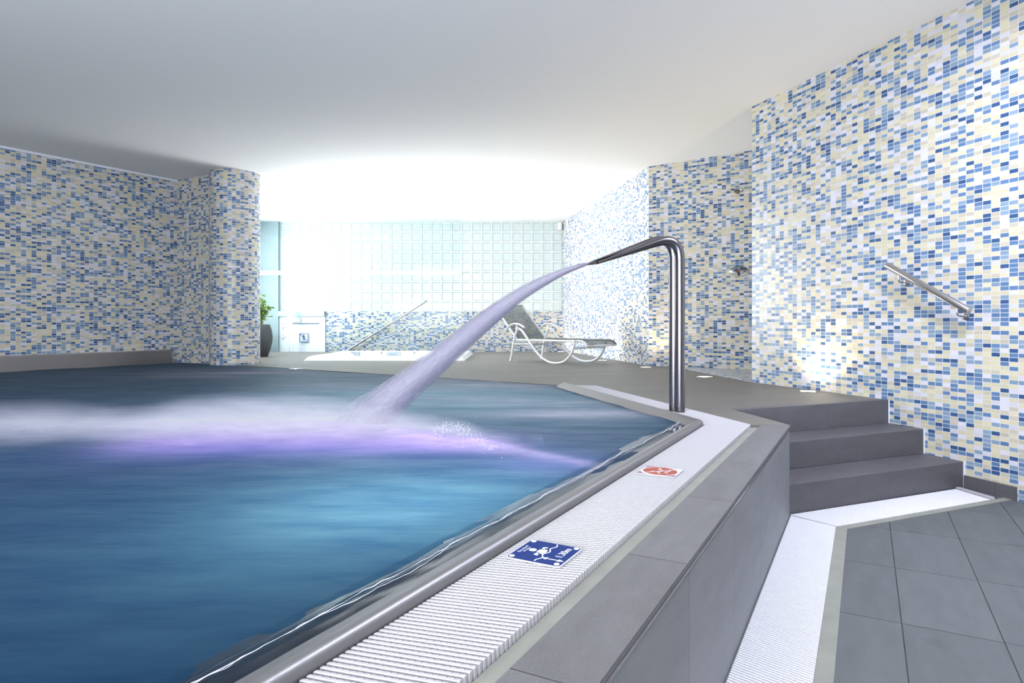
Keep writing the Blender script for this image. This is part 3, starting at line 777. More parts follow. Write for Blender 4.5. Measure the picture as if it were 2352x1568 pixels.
# mist and spray hanging over the foam band
def fcurve(k, x, pts):
    nd = k.n('FloatCurve'); k.put(nd.inputs['Value'], x); cu = nd.mapping.curves[0]
    cu.points[0].location = pts[0]; cu.points[1].location = pts[-1]
    for p in pts[1:-1]: cu.points.new(*p)
    nd.mapping.update(); return nd.outputs[0]
k = N('foam_mist'); c = k.coord('Object'); sp = k.n('SeparateXYZ'); k.put(sp.inputs[0], c)
xn = k.math('DIVIDE', k.math('ADD', sp.outputs[0], 6.5), 7.0)
wrp = k.math('MULTIPLY', k.math('SUBTRACT', k.noise(k.mapping(c, sc=(1.0, 0.1, 0.1)), 2.0, 3), 0.5), 0.35)
X_ = lambda x: (x + 6.5)/7.0
yc = k.math('ADD', fcurve(k, xn, [(0, 0.42), (X_(-2.2), 0.40), (X_(-1.3), 0.42), (X_(-0.75), 0.40), (X_(-0.25), 0.28), (X_(0.1), 0.18), (1, 0.02)]), 3.0 - 0.0)
hh = fcurve(k, xn, [(0, 0.10), (X_(-3.4), 0.10), (X_(-2.5), 0.12), (X_(-2.0), 0.10), (X_(-1.45), 0.155), (X_(-1.1), 0.145), (X_(-0.7), 0.10), (X_(-0.4), 0.060), (X_(-0.26), 0.050), (X_(-0.10), 0.010), (1, 0.004)])
ww = k.math('MULTIPLY_ADD', hh, 1.1, 0.16)
dy = k.math('DIVIDE', k.math('SUBTRACT', sp.outputs[1], yc), ww)
dz = k.math('DIVIDE', sp.outputs[2], k.math('MULTIPLY', hh, k.math('ADD', wrp, 1.0)))
g = k.math('EXPONENT', k.math('MULTIPLY', k.math('ADD', k.math('MULTIPLY', dy, dy), k.math('MULTIPLY', dz, dz)), -1.0))
nz = k.noise(k.mapping(c, sc=(1.0, 2.6, 3.4)), 4.2, 4, 0.68)
den = k.math('MULTIPLY', k.math('MAXIMUM', k.math('SUBTRACT', k.math('MULTIPLY', g, k.math('MULTIPLY_ADD', nz, 2.6, -0.35)), 0.14), 0.0), 8.0)
den = k.math('MULTIPLY', den, fcurve(k, xn, [(0, 0.30), (X_(-3.4), 0.38), (X_(-2.2), 0.6), (X_(-1.4), 1.0), (1, 1.0)]))
vs = k.n('VolumeScatter'); vs.inputs['Color'].default_value = (0.50, 0.50, 0.64, 1); k.put(vs.inputs['Density'], den)
k.t.links.new(vs.outputs[0], k.out.inputs['Volume'])
S.cycles.volume_step_rate = 0.16; S.cycles.volume_max_steps = 128; S.cycles.volume_bounces = 1
mb = MB(); mb.prism([(-4.2, 2.55), (0.15, 2.55), (0.15, 4.15), (-4.2, 4.15)], -0.002, 0.30)
o = mb.build('foam_mist', k.m, wo, kind='stuff', label='pale mist of spray over the foam')

# ------------------------------------------------------------------ swan neck fountain
sw = empty('swan_neck_fountain', 'polished steel swan neck pipe with flat spout rising from the pool gutter', 'pool fountain', (1.045, 4.10, 0))
Ys = 4.10
def W(px, py, Y): return Vector(((px-1176)/F*Y, Y, CAMZ + (742-py)/F*Y))
def qb(pts, n=8):
    """rounded polyline through a list of (point, radius)"""
    out = [Vector(pts[0][0])]
    for i in range(1, len(pts)-1):
        a, c, b, r = Vector(pts[i-1][0]), Vector(pts[i][0]), Vector(pts[i+1][0]), pts[i][1]
        p, q = c + (a-c).normalized()*r, c + (b-c).normalized()*r
        out += [(1-t)**2*p + 2*t*(1-t)*c + t*t*q for t in [j/n for j in range(n+1)]]
    out.append(Vector(pts[-1][0])); return out
def dens(path, step=0.03):
    out = [path[0]]
    for a, b in zip(path, path[1:]):
        n = max(1, int((b-a).length/step)); out += [a.lerp(b, (i+1)/n) for i in range(n)]
    return out
for nm, dx, dy, r0, tipx, tipy in (('front_pipe', 0.0, 0.0, 0.031, 1373, 604), ('rear_pipe', -0.026, 0.050, 0.029, 1356, 603)):
    Yc = Ys + dy; base = W(1561.5, 0, Ys); bx = base.x + dx
    top = W(1545, 546, Yc); top.x = bx
    tip = W(tipx, tipy, Yc - 0.05)
    cz = CAMZ + (742-530)/F*Yc
    if dx: cz += 0.002
    path = qb([((bx, Yc, -0.06), 0), ((bx, Yc, cz - 0.022), 0.165), (tip, 0)], 14)
    path = dens(path, 0.04)
    Ltot = sum((b-a).length for a, b in zip(path, path[1:])); acc = 0; rs = []
    armL = (path[-1] - Vector((bx, Yc, cz))).length
    for i, p in enumerate(path):
        dd = (path[-1] - p).length if p.z > 0.9 and p.x < bx - 0.08 else 9
        f = max(0.0, min(1.0, 1 - dd/(armL*0.86)))
        rs.append((r0*(1 + 0.55*f), r0*(1 - 0.76*f)))
    mb = MB(); mb.tube(path, rs, 28, side=(0, 1, 0))
    # foot collar
    mb.lathe((bx, Yc, -0.005), [(r0+0.008, 0), (r0+0.008, 0.006), (r0+0.001, 0.010)], 28)
    shift(mb, sw.location).build(nm, M['steel'], sw, smooth=True)
mb = MB(); a = W(1373, 603, Ys - 0.03); b = W(1331, 608.5, Ys + 0.02)
mb.tube(dens([a, b], 0.03), [(0.062, 0.0075)]*len(dens([a, b], 0.03)), 20, side=(0, 1, 0))
shift(mb, sw.location).build('spout_lip', M['rimsteel'], sw, smooth=True)

# water jet
jp = [(1345,607,8),(1300,622,15),(1250,645,24),(1200,673,32),(1150,708,40),(1100,748,46),(1050,790,50),(1000,832,54),(950,873,58),(905,910,64),(868,942,72),(845,966,84),(828,1004,96)]
jet = empty('water_jet', 'arching lavender-white stream of water falling from the steel spout into the pool', 'water jet', (0.2, 3.9, 0))
jet['kind'] = 'stuff'
path, rr = [], []
for i, (x, y, wd) in enumerate(jp):
    f = i/(len(jp)-1); Y = (Ys - 0.03)*(1-f) + 3.56*f
    path.append(W(x, y, Y)); rr.append((0.055 + 0.10*f, wd/F*Y*0.5))
def smoothpath(path, rr, n=6):
    P, R = [], []
    for i in range(len(path)-1):
        p0, p1, p2, p3 = path[max(i-1,0)], path[i], path[i+1], path[min(i+2, len(path)-1)]
        for j in range(n):
            t = j/n
            P.append(0.5*((2*p1) + (p2-p0)*t + (2*p0-5*p1+4*p2-p3)*t*t + (3*p1-p0-3*p2+p3)*t**3))
            R.append((rr[i][0]*(1-t)+rr[i+1][0]*t, rr[i][1]*(1-t)+rr[i+1][1]*t))
    P.append(path[-1]); R.append(rr[-1]); return P, R
P, R = smoothpath(path, rr)
mb = MB(); mb.tube(P, [(a*0.8, b*0.84) for a, b in R], 24, cap=False, side=(0,1,0))
shift(mb, jet.location).build('jet_core', M['jet_core'], jet, smooth=True)
mb = MB(); mb.tube(P, [(a, b) for a, b in R], 24, cap=False, side=(0,1,0)); shift(mb, jet.location).build('jet_veil', M['jet_veil'], jet, smooth=True)
mb = MB(); k0 = len(P)//3; mb.tube(P[k0:], [(a*(1.0+0.3*i/len(P[k0:])), b*(0.95+0.5*i/len(P[k0:]))) for i, (a, b) in enumerate(R[k0:])], 24, cap=False, side=(0,1,0)); shift(mb, jet.location).build('jet_veil', M['jet_veil'], jet, smooth=True)
# droplets
def ico(mb, c, r):
    c = Vector(c); n = 6
    rows = [[c + Vector((math.sin(PI*a/4)*math.cos(2*PI*b/n), math.sin(PI*a/4)*math.sin(2*PI*b/n), math.cos(PI*a/4)))*r for b in range(n)] for a in range(1, 4)]
    i0 = mb.grid(rows, True); mb.v.append(tuple(c + Vector((0,0,r)))); mb.v.append(tuple(c - Vector((0,0,r)))); t, b_ = len(mb.v)-2, len(mb.v)-1
    for j in range(n):
        mb.f.append((i0+j, t, i0+(j+1)%n)); mb.uv.append([(0,0)]*3); mb.mi.append(0)
        mb.f.append((i0+2*n+j, i0+2*n+(j+1)%n, b_)); mb.uv.append([(0,0)]*3); mb.mi.append(0)
mb = MB()
for i in range(150):
    f = random.random(); q = int(f*(len(P)-1)); a, b = R[q]
    an = random.random()*2*PI; kk = 1.0 + 0.5*random.random()
    ico(mb, P[q] + Vector((random.gauss(0, .01), math.cos(an)*a*kk, math.sin(an)*b*kk)), random.uniform(0.0004, 0.0010))
for i in range(380):
    x = random.gauss(-0.25, 0.10); y = 3.02 + random.gauss(0, 0.07) - (x+0.25)*0.8; ar = max(0, 1 - ((x+0.27)/0.16)**2)
    ico(mb, (x, y, 0.01 + 0.085*ar*random.random()**0.6), random.uniform(0.0007, 0.0018))
for i in range(200):
    x = random.uniform(-2.2, 0.0); y = 3.3 + random.gauss(0, 0.15)
    ico(mb, (x, y, 0.05 + abs(random.gauss(0, 0.07))), random.uniform(0.0005, 0.0011))
o = mb.build('water_droplets', M['drop'], smooth=True); tag(o, 'tiny splash droplets scattered over the foam where the stream lands', 'droplets', kind='stuff')

# ------------------------------------------------------------------ signs on the grating
def text_mesh(s, size, x, y, z, ext=0.0006, align='LEFT'):
    cu = bpy.data.curves.new('t', 'FONT'); cu.body = s; cu.size = size; cu.extrude = ext; cu.align_x = align; cu.resolution_u = 4
    o = bpy.data.objects.new('t', cu); COL.objects.link(o)
    bpy.context.view_layer.update()
    me = bpy.data.meshes.new_from_object(o.evaluated_get(bpy.context.evaluated_depsgraph_get()))
    bpy.data.objects.remove(o)
    me.transform(Matrix.Translation((x, y, z))); return me
def text_obj(name, s, size, x, y, z, mat, parent, sx=1.0, bold=0.0, ext=0.0006):
    cu = bpy.data.curves.new(name, 'FONT'); cu.body = s; cu.size = size; cu.extrude = ext; cu.offset = bold; cu.resolution_u = 4
    o = bpy.data.objects.new('tmp', cu); COL.objects.link(o); bpy.context.view_layer.update()
    me = bpy.data.meshes.new_from_object(o.evaluated_get(bpy.context.evaluated_depsgraph_get())); bpy.data.objects.remove(o)
    me.transform(Matrix.Diagonal((sx, 1, 1, 1))); me.transform(Matrix.Translation((x, y, z)))
    me.materials.clear(); me.materials.append(mat)
    r = bpy.data.objects.new(name, me); COL.objects.link(r); r.parent = parent; return r
def rrect(w_, h_, r, n=5):
    out = []
    for cx, cy, a0 in ((w_/2-r, h_/2-r, 0), (-w_/2+r, h_/2-r, PI/2), (-w_/2+r, -h_/2+r, PI), (w_/2-r, -h_/2+r, 1.5*PI)):
        out += [(cx + r*math.cos(a0 + PI/2*i/n), cy + r*math.sin(a0 + PI/2*i/n)) for i in range(n+1)]
    return out
def circ(cx, cy, r, n=28, ry=None): return [(cx + r*math.cos(2*PI*i/n), cy + (ry or r)*math.sin(2*PI*i/n)) for i in range(n)]
def thick_line(mb, pts, th, z0, z1):
    pts = [Vector(p) for p in pts]; L_, R_ = [], []
    for i, p in enumerate(pts):
        d = (pts[min(i+1, len(pts)-1)] - pts[max(i-1, 0)]).normalized(); n = Vector((-d.y, d.x))
        L_.append(p + n*th/2); R_.append(p - n*th/2)
    for i in range(len(pts)-1): mb.prism([R_[i], R_[i+1], L_[i+1], L_[i]], z0, z1)
ang = math.atan2(E.y, E.x)
SW = 0.142
u_ = lambda a, b: ((a-0.5)*SW, (b-0.5)*SW)
sc_ = Vector((0.0788, 1.573))
sg = empty('depth_sign', 'blue and white depth sign reading 1.30m, fixed on the pool grating', 'sign', (sc_.x, sc_.y, zg + 0.0005), ang)
mb = MB(); mb.prism(rrect(SW, SW, 0.012), 0, 0.0035); mb.build('plate', M['sign_white'], sg, bevel=0.0008)
mb = MB(); mb.prism(rrect(SW-0.006, SW-0.006, 0.010), 0.0035, 0.0040); mb.build('blue_field', M['sign_blue'], sg)
zz0, zz1 = 0.0040, 0.0046
for a, b in ((0.09, 0.09), (0.91, 0.09), (0.09, 0.91), (0.91, 0.91)):
    mb = MB(); x, y = u_(a, b); mb.lathe((x, y, zz0), [(0.0070, 0), (0.0068, 0.0012), (0.005, 0.0022), (0.001, 0.0026)], 20); mb.build('screw_cap', M['sign_white'], sg, smooth=True)
mb = MB(); mb.prism(circ(*u_(0.51, 0.73), 0.0098), zz0, zz1)
body = [u_(*p) for p in ((0.40,0.50),(0.47,0.475),(0.56,0.475),(0.62,0.50),(0.61,0.59),(0.56,0.635),(0.46,0.635),(0.41,0.59))]
mb.prism(body, zz0, zz1)
thick_line(mb, [u_(0.43,0.58), u_(0.33,0.60), u_(0.32,0.54)], 0.0078, zz0, zz1)
thick_line(mb, [u_(0.59,0.58), u_(0.70,0.60), u_(0.71,0.54)], 0.0078, zz0, zz1)
mb.build('swimmer', M['sign_white'], sg)
mb = MB(); thick_line(mb, [u_(0.06 + 0.88*i/40, 0.455 + 0.028*math.sin(i/40*PI*6 + 0.6)) for i in range(41)], 0.0036, zz0, zz1); mb.build('wave_line', M['sign_white'], sg)
mb = MB(); thick_line(mb, [u_(0.25, 0.10), u_(0.25, 0.40)], 0.0036, zz0, zz1)
mb.prism([u_(0.25,0.44), u_(0.195,0.34), u_(0.305,0.34)], zz0, zz1 + 0.0001); mb.prism([u_(0.25,0.04), u_(0.305,0.14), u_(0.195,0.14)], zz0, zz1 + 0.0001)
mb.build('depth_arrow', M['sign_white'], sg)
x, y = u_(0.37, 0.14); text_obj('depth_text', '1.30m', 0.026, x, y, zz0 + 0.0003, M['sign_white'], sg, 1.05, 0.0002, 0.0003)
x, y = u_(0.31, 0.875); text_obj('maker_text', 'Berndorf', 0.0120, x, y, zz0 + 0.0003, M['sign_white'], sg, 1.15, -0.0002, 0.0003)
x, y = u_(0.37, 0.815); text_obj('maker_text', 'Bäderbau', 0.0078, x, y, zz0 + 0.0003, M['sign_white'], sg, 1.15, -0.00015, 0.0003)
# red sign
sc2 = Vector((0.553, 2.438))
sr = empty('prohibition_sign', 'worn white sign with a red disc and white slash on the pool grating', 'sign', (sc2.x, sc2.y, zg + 0.0005), ang)
mb = MB(); mb.prism(rrect(SW, SW, 0.008), 0, 0.0035); mb.build('plate', M['sign_white'], sr, bevel=0.0008)
mb = MB()
# two halves of the disc left and right of the slash
def half(sgn):
    out = []
    for i in range(25):
        a = -PI/4 + PI*i/24 if sgn > 0 else PI*3/4 + PI*i/24
        out.append((0.060*math.cos(a) , 0.060*math.sin(a)))
    o_ = 0.0045*sgn; return [(p[0] + o_*0.707, p[1] + o_*0.707) for p in out]
mb.prism(half(1), 0.0035, 0.0041); mb.prism(half(-1), 0.0035, 0.0041); mb.build('red_disc', M['sign_red'], sr)
mb = MB(); thick_line(mb, [(-0.045, -0.012), (-0.022, 0.004), (0.004, -0.010), (0.030, 0.014), (0.044, 0.006)], 0.006, 0.0041, 0.0046)
mb.prism(circ(-0.020, 0.022, 0.007), 0.0041, 0.0046); thick_line(mb, [(-0.03,-0.036), (-0.012,-0.020), (0.012,-0.034), (0.03,-0.026)], 0.005, 0.0041, 0.0046)
mb.build('diver_figure', M['sign_white'], sr)
for a in range(4):
    mb = MB(); c, s_ = math.cos(a*PI/2), math.sin(a*PI/2); R2_ = lambda p: (p[0]*c - p[1]*s_, p[0]*s_ + p[1]*c)
    if a == 3: continue
    mb.prism([R2_(p) for p in ((0.068, 0.068), (0.030, 0.067), (0.052, 0.056), (0.067, 0.030))][::1], 0.0035, 0.0040); 
    o = mb.build('corner_mark', M['sign_violet'], sr)

# ------------------------------------------------------------------ handrails
def handrail(name, label, a, b, r, wall_n, brs, sag=0.075, mat=None):
    a, b = Vector(a), Vector(b); t = empty(name, label, 'handrail', a)
    mb = MB(); d = (b-a).normalized()
    mb.tube([a, a + d*0.002, b - d*0.002, b], [r*0.96, r, r, r*0.96], 24); shift(mb, a).build('rail', mat or M['railsteel'], t, smooth=True)
    wn = Vector((wall_n[0], wall_n[1], 0))            # from wall into room; axis distance from wall = wall_n[2]
    for f in brs:
        p = a.lerp(b, f); dist = wall_n[2]
        q = p - Vector((0,0,r)); w_ = p - wn*dist - Vector((0,0,sag))
        pth = qb([(q, 0), (q - Vector((0,0,sag - r)), 0.025), (w_, 0)], 6)
        mb = MB(); mb.tube(pth, 0.006, 10); mb.lathe(w_ , [(0.026, 0.0), (0.026, 0.004), (0.018, 0.008)], 20, axis=wn)
        shift(mb, a).build('bracket', M['railsteel'], t, smooth=True)
    return t
dw = 0.075
def onwall(px, py, off):
    p = inter(W0 + WN*off, WD, (0, 0), ((px-1176)/F, 1.0)); return Vector((p.x, p.y, CAMZ + (742-py)/F*p.y))
handrail('handrail', 'short brushed steel handrail slanting down the mosaic wall beside the stairs', onwall(2037, 609, dw), onwall(2226, 714, dw), 0.0225, (WN.x, WN.y, dw), (0.16, 0.87))
ya = BACK - 0.085
handrail('handrail', 'long thin steel handrail rising over the low mosaic wall behind the whirlpool',
         ((800-1176)/F*ya - 0.95, ya, CAMZ - (803-742)/F*ya - 0.60), ((981-1176)/F*ya, ya, CAMZ + (742-690)/F*ya), 0.019, (0, -1, 0.085), (0.25, 0.8))

# ------------------------------------------------------------------ floor spotlights
lamp_names = ['beside the top stair and nearest the handrail wall', 'at the mouth of the shower recess', 'at the foot of the corner left of the shower',
              'behind the foot end of the lounger', 'in the far corner behind the lounger backrest']
gl_b = None
for i, ((px, py), e_) in enumerate(zip(((1856, 899), (1620, 865.5), (1483, 843.5), (1384, 827.5), (1288, 807.5)), (17, 8, 11, 10, 8))):
    Y = CAMZ*F/(py-742); X = (px-1176)/F*Y
    t = empty('floor_spotlight', 'glowing square floor spotlight ' + lamp_names[i], 'floor light', (X, Y, 0.0), 0.3 if i else -0.31, 'warm floor spotlights along the mosaic walls')
    mb = MB(); sz = 0.062
    for ax in (-1, 1): mb.box((ax*sz, 0, 0.002), 0.012, 2*sz+0.012, 0.004); mb.box((0, ax*sz, 0.002), 2*sz-0.012, 0.012, 0.004)
    mb.build('frame', M['steel'], t)
    mb = MB(); mb.box((0, 0, 0.0015), 2*sz - 0.02, 2*sz - 0.02, 0.002); mb.build('lamp_glass', M['lamp_glass'], t)
    d = bpy.data.lights.new('spot_light', 'SPOT'); d.energy = e_*1.3; d.color = (1.0, 0.78, 0.50); d.spot_size = math.radians(150); d.spot_blend = 0.9; d.shadow_soft_size = 0.03
    lo = bpy.data.objects.new('spot_light', d); COL.objects.link(lo); lo.parent = t; lo.location = (0, 0, 0.035); lo.rotation_euler = (PI, 0, 0)

# floor plate near the pool
p = (CAMZ*F/(847.5-742)); X = (680-1176)/F*p
mb = MB(); mb.prism(circ(0, 0, 0.085, 32), 0.0, 0.005); mb.prism(circ(0, 0, 0.06, 32), 0.005, 0.007)
o = mb.build('floor_inlet_cover', M['chrome']); o.location = (X, p, 0.0); tag(o, 'flat round metal cover in the deck in front of the whirlpool', 'floor cover')

# ------------------------------------------------------------------ shower
sd = (R2 - R1).normalized(); sn = Vector((-sd.y, sd.x)); sn = sn if sn.y < 0 else -sn
def onsh(px, py, off=0.0):
    q = inter(R1 + sn*off, sd, (0, 0), ((px-1176)/F, 1.0)); return Vector((q.x, q.y, CAMZ + (742-py)/F*q.y))
p = onsh(1698, 440)
t = empty('shower_fixture', 'small round chrome shower head high on the shower wall', 'shower head', p)
ax = Vector((sn.x, sn.y, 0))
mb = MB(); mb.lathe((0,0,0.03), [(0.028, 0), (0.028, 0.004), (0.012, 0.010), (0.012, 0.05)], 24, axis=ax); mb.build('arm', M['chrome'], t, smooth=True)
mb = MB(); mb.lathe(ax*0.05 + Vector((0,0,0.02)), [(0.012, 0), (0.022, 0.010), (0.038, 0.04), (0.036, 0.048), (0.006, 0.050)], 24, axis=(ax + Vector((0,0,-0.9))).normalized()); mb.build('head', M['chrome'], t, smooth=True)
p = onsh(1698, 623)
t = empty('shower_valve', 'oval steel shower control plate with red-marked push button on the shower wall', 'shower control', p)
a3 = Vector((sd.x, sd.y, 0))
mb = MB()
rows = []
for sc1, off in ((1, 0), (1, 0.010), (0.93, 0.018), (0.84, 0.016), (0.80, 0.014), (0.02, 0.018)):
    ring = []
    for i in range(48):
        a = 2*PI*i/48; x, z = 0.122*math.cos(a), 0.068*math.sin(a)*(1 - 0.12*math.cos(a)**2)
        ring.append(a3*x*sc1 + Vector((0,0,z*sc1)) + ax*off)
    rows.append(ring)
mb.grid(rows, True); o = mb.build('cover_plate', M['chrome'], t, smooth=True)
bm = bmesh.new(); bm.from_mesh(o.data); bmesh.ops.recalc_face_normals(bm, faces=bm.faces); bm.to_mesh(o.data); bm.free()
mb = MB(); mb.lathe(ax*0.014, [(0.026, 0), (0.026, 0.012), (0.021, 0.020), (0.002, 0.021)], 24, axis=ax); mb.build('push_button', M['steel'], t, smooth=True)
mb = MB(); mb.lathe(ax*0.034 + a3*0.006, [(0.011, 0), (0.010, 0.003)], 16, axis=ax); mb.build('red_mark', M['sign_red'], t)
for x, z in ((-0.072, 0), (0.072, 0), (0, -0.040)):
    mb = MB(); mb.lathe(a3*x + Vector((0,0,z)) + ax*0.012, [(0.008, 0), (0.007, 0.006)], 12, axis=ax); mb.build('screw', M['dark'], t)

# ------------------------------------------------------------------ whirlpool
wx0, wx1, wy0, wy1 = (696-1176)/F*9.66, (1067-1176)/F*9.66, 9.66, 11.85
wp = empty('whirlpool_tub', 'white square whirlpool tub sunk in the deck with raised moulded rim', 'whirlpool', ((wx0+wx1)/2, (wy0+wy1)/2, 0))
L = wp.location; hw, hd = (wx1-wx0)/2, (wy1-wy0)/2
def rr3(ins, z, r): return [(p[0], p[1], z) for p in rrect(2*(hw-ins), 2*(hd-ins), max(0.02, r), 6)]
mb = MB()
rings = [(0, -0.0, .04), (0.0, 0.012, .04), (0.012, 0.016, .05), (0.02, 0.022, .05), (0.03, 0.045, .06), (0.05, 0.060, .07), (0.075, 0.066, .08), (0.15, 0.066, .10), (0.19, 0.055, .12), (0.22, 0.0, .14), (0.26, -0.10, .16), (0.34, -0.30, .2), (0.5, -0.34, .25), (0.54, -0.42, .25)]
rows = [rr3(i_, z, r) for i_, z, r in rings]
mb.grid(rows, True)
i0 = (len(rows)-1)*len(rows[0]); mb.f.append(tuple(i0 + j for j in range(len(rows[0])))); mb.uv.append([(0,0)]*len(rows[0])); mb.mi.append(0)
# deck cut under the tub
mb.build('tub_shell', M['acrylic'], wp, smooth=True)
for px in (810, 904):
    Y = 11.62; X = (px-1176)/F*Y - L.x; yl = hd - 0.225
    mb = MB(); rows = []
    for fy, ww, hh, z_ in ((0, 0.13, 0.055, 0), (-0.035, 0.13, 0.055, 0), (-0.05, 0.115, 0.045, 0), (-0.04, 0.06, 0.028, 0)):
        rows.append([(X + p[0], yl + fy + 0.02, 0.005 + p[1]) for p in rrect(2*ww, 2*hh, 0.03, 5)])
    mb.grid(rows, True); i0 = 3*len(rows[0]); n_ = len(rows[0]); mb.f.append(tuple(i0 + j for j in range(n_))); mb.uv.append([(0,0)]*n_); mb.mi.append(0)
    mb.build('headrest', M['pillow'], wp, smooth=True, label='grey moulded headrest')
for px in (786, 876, 952):
    Y = 11.6; X = (px-1176)/F*Y - L.x; yl = hd - 0.215
    mb = MB(); mb.lathe((X, yl, 0.022), [(0.030, 0), (0.028, 0.02), (0.018, 0.032), (0.016, 0.045), (0.003, 0.047)], 18, axis=(0,-1,0.35)); mb.build('air_knob', M['chrome'], wp, smooth=True, label='chrome air control knob')

# ------------------------------------------------------------------ potted plant
pl = empty('potted_plant', 'leafy green plant in a tall anthracite bulging pot behind the round wall end', 'plant', (-4.22, 10.95, 0))
mb = MB(); mb.lathe((0,0,0), [(0.115, 0), (0.125, 0.02), (0.165, 0.13), (0.195, 0.26), (0.198, 0.34), (0.185, 0.44), (0.155, 0.535), (0.15, 0.54), (0.14, 0.535), (0.14, 0.50)], 36)
mb.build('pot', M['pot'], pl, smooth=True)
mb = MB(); mb.lathe((0,0,0.49), [(0.138, 0), (0.138, 0.012)], 24); mb.build('soil', M['soil'], pl)
rng = random.Random(3); tips = []
mbs = MB()
for i in range(13):
    a = rng.uniform(0, 2*PI); sp = rng.uniform(0.03, 0.20); hh = rng.uniform(0.22, 0.56)
    p0 = Vector((rng.uniform(-.05,.05), rng.uniform(-.05,.05), 0.49)); p2 = Vector((math.cos(a)*sp, math.sin(a)*sp, 0.50 + hh)); p1 = p0.lerp(p2, 0.5) + Vector((rng.uniform(-.03,.03), rng.uniform(-.03,.03), 0.05))
    pts = [(1-t)**2*p0 + 2*t*(1-t)*p1 + t*t*p2 for t in [j/8 for j in range(9)]]
    mbs.tube(pts, [0.0075 - 0.0006*j for j in range(9)], 6); tips += pts[3:]
    for q in pts[4:]:
        e = q + Vector((rng.gauss(0,.05), rng.gauss(0,.05), rng.gauss(0.03,.04))); mbs.tube([q, q.lerp(e, 0.5), e], 0.0022, 5); tips.append(e); tips.append(e)
mbs.build('stems', M['stem'], pl, smooth=True)
mb = MB()
for i in range(900):
    c = rng.choice(tips); a, b = rng.uniform(0, 2*PI), rng.uniform(-0.5, 0.9)
    d = Vector((math.cos(a)*math.cos(b), math.sin(a)*math.cos(b), math.sin(b))); s_ = d.cross(Vector((rng.gauss(0,1), rng.gauss(0,1), rng.gauss(0,1)))).normalized(); n_ = d.cross(s_)
    Ln = rng.uniform(0.028, 0.055); wd = Ln*0.30
    c = c + Vector((rng.gauss(0,.010), rng.gauss(0,.010), rng.gauss(0,.010)))
    mb.face([c, c + d*Ln*0.35 + s_*wd + n_*0.004, c + d*Ln*0.75 + s_*wd*0.7 + n_*0.002, c + d*Ln - n_*0.004, c + d*Ln*0.75 - s_*wd*0.7 + n_*0.002, c + d*Ln*0.35 - s_*wd + n_*0.004])
mb.build('foliage', M['leaf'], pl)

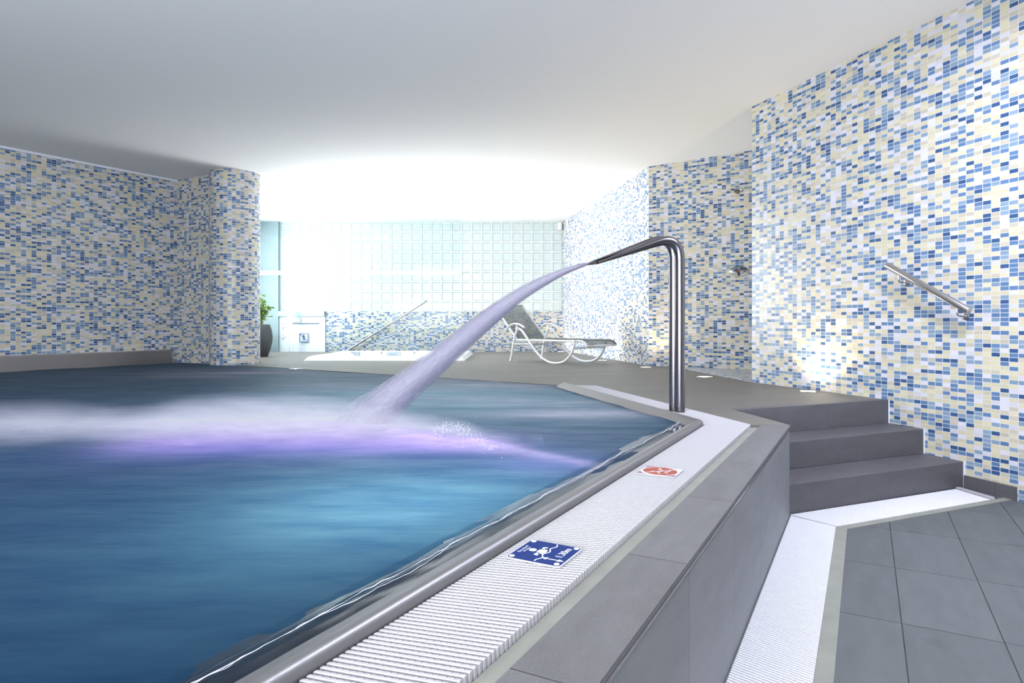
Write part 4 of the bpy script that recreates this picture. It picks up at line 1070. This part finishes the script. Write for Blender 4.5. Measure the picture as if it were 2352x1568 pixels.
# ------------------------------------------------------------------ sun lounger
axd = Vector((0.66, -0.75)).normalized(); rotl = math.atan2(axd.y, axd.x)
lg = empty('sun_lounger', 'silver tubular sun lounger with dark mesh fabric and raised backrest standing on the deck', 'lounger', (-0.02, 9.66, 0), rotl)
Wd = 0.63
def cr(pts, n=6):
    pts = [Vector(p) for p in pts]; out = []
    for i in range(len(pts)-1):
        p0, p1, p2, p3 = pts[max(i-1,0)], pts[i], pts[i+1], pts[min(i+2, len(pts)-1)]
        for j in range(n):
            t = j/n; out.append(0.5*((2*p1) + (p2-p0)*t + (2*p0-5*p1+4*p2-p3)*t*t + (3*p1-p0-3*p2+p3)*t**3))
    out.append(pts[-1]); return out
for yy_, w_ in ((0.0, 'near'), (Wd, 'far')):
    mb = MB(); mb.tube(cr([(0.0, yy_, 0.004), (0.03, yy_, 0.10), (0.065, yy_, 0.26), (0.11, yy_, 0.40), (0.165, yy_, 0.475)]), 0.017, 14)
    mb.build('rear_leg', M['alu'], lg, smooth=True)
    mb = MB(); mb.tube(cr([(0.165, yy_, 0.478), (0.235, yy_, 0.462), (0.35, yy_, 0.355), (0.50, yy_, 0.205), (0.66, yy_, 0.082), (0.82, yy_, 0.022), (0.96, yy_, 0.015), (1.09, yy_, 0.040), (1.20, yy_, 0.115), (1.27, yy_, 0.22), (1.295, yy_, 0.335)]), 0.016, 14)
    mb.build('skid_frame', M['alu'], lg, smooth=True)
    mb = MB(); rx = 0.02 if yy_ == 0 else -0.02
    mb.tube(cr([(0.10, yy_+rx, 0.315), (0.5, yy_+rx, 0.318), (1.0, yy_+rx, 0.318), (1.36, yy_+rx, 0.322), (1.45, yy_+rx, 0.305), (1.50, yy_+rx, 0.262)]), 0.015, 12)
    mb.build('seat_rail', M['alu'], lg, smooth=True)
    mb = MB(); o_ = -0.025 if yy_ == 0 else 0.025
    mb.tube(cr([(-0.09, yy_+o_, 0.435), (-0.02, yy_+o_, 0.505), (0.07, yy_+o_, 0.545), (0.17, yy_+o_, 0.552), (0.27, yy_+o_, 0.525), (0.33, yy_+o_, 0.495)]), [(0.020, 0.013)]*31, 12, side=(0,1,0))
    arm = mb.build('armrest', M['alu'], lg, smooth=True)
    mb = MB(); mb.tube([(0.165, yy_+o_, 0.47), (0.165, yy_+o_, 0.545)], 0.009, 8); mb.lathe((0.15, yy_-0.02, 0.485), [(0.022, 0), (0.022, 0.04)], 14, axis=(0,1,0)); mb.build('arm_joint', M['alu'], lg, smooth=True)
    mb = MB(); mb.tube([(0.12, yy_+rx, 0.325), (-0.42, yy_+rx, 0.845)], 0.013, 12)
    mb.build('back_rail', M['alu'], lg, smooth=True)
for nm, pts, r in (('cross_tube', [(0.055, 0, 0.24), (0.055, Wd, 0.24)], 0.010), ('cross_tube', [(1.27, 0, 0.225), (1.27, Wd, 0.225)], 0.010), ('cross_tube', [(0.44, 0, 0.262), (0.44, Wd, 0.262)], 0.010),
                   ('cross_tube', [(0.12, 0.0, 0.31), (0.12, Wd, 0.31)], 0.011), ('head_tube', [(-0.42, 0.02, 0.845), (-0.42, Wd-0.02, 0.845)], 0.013), ('foot_tube', [(1.50, 0.02, 0.262), (1.50, Wd-0.02, 0.262)], 0.013),
                   ('side_rail', [(0.06, 0.0, 0.255), (0.44, 0.0, 0.262)], 0.008)):
    mb = MB(); mb.tube(pts, r, 12); mb.build(nm, M['alu'], lg, smooth=True)
def sling(name, prof_):
    mb = MB(); top = [[(x, 0.02 + f*(Wd-0.04), z - 0.012*math.sin(PI*f)) for f in [i/8 for i in range(9)]] for x, z in prof_]
    mb.grid(top); o = mb.build(name, M['sling'], lg, smooth=True)
    sm = o.modifiers.new('thick', 'SOLIDIFY'); sm.thickness = 0.002
    return o
sling('seat_sling', [(0.12, 0.335), (0.5, 0.337), (1.0, 0.337), (1.36, 0.340), (1.45, 0.325), (1.51, 0.275)])
sling('back_sling', [(0.115, 0.342), (-0.15, 0.600), (-0.42, 0.862)])
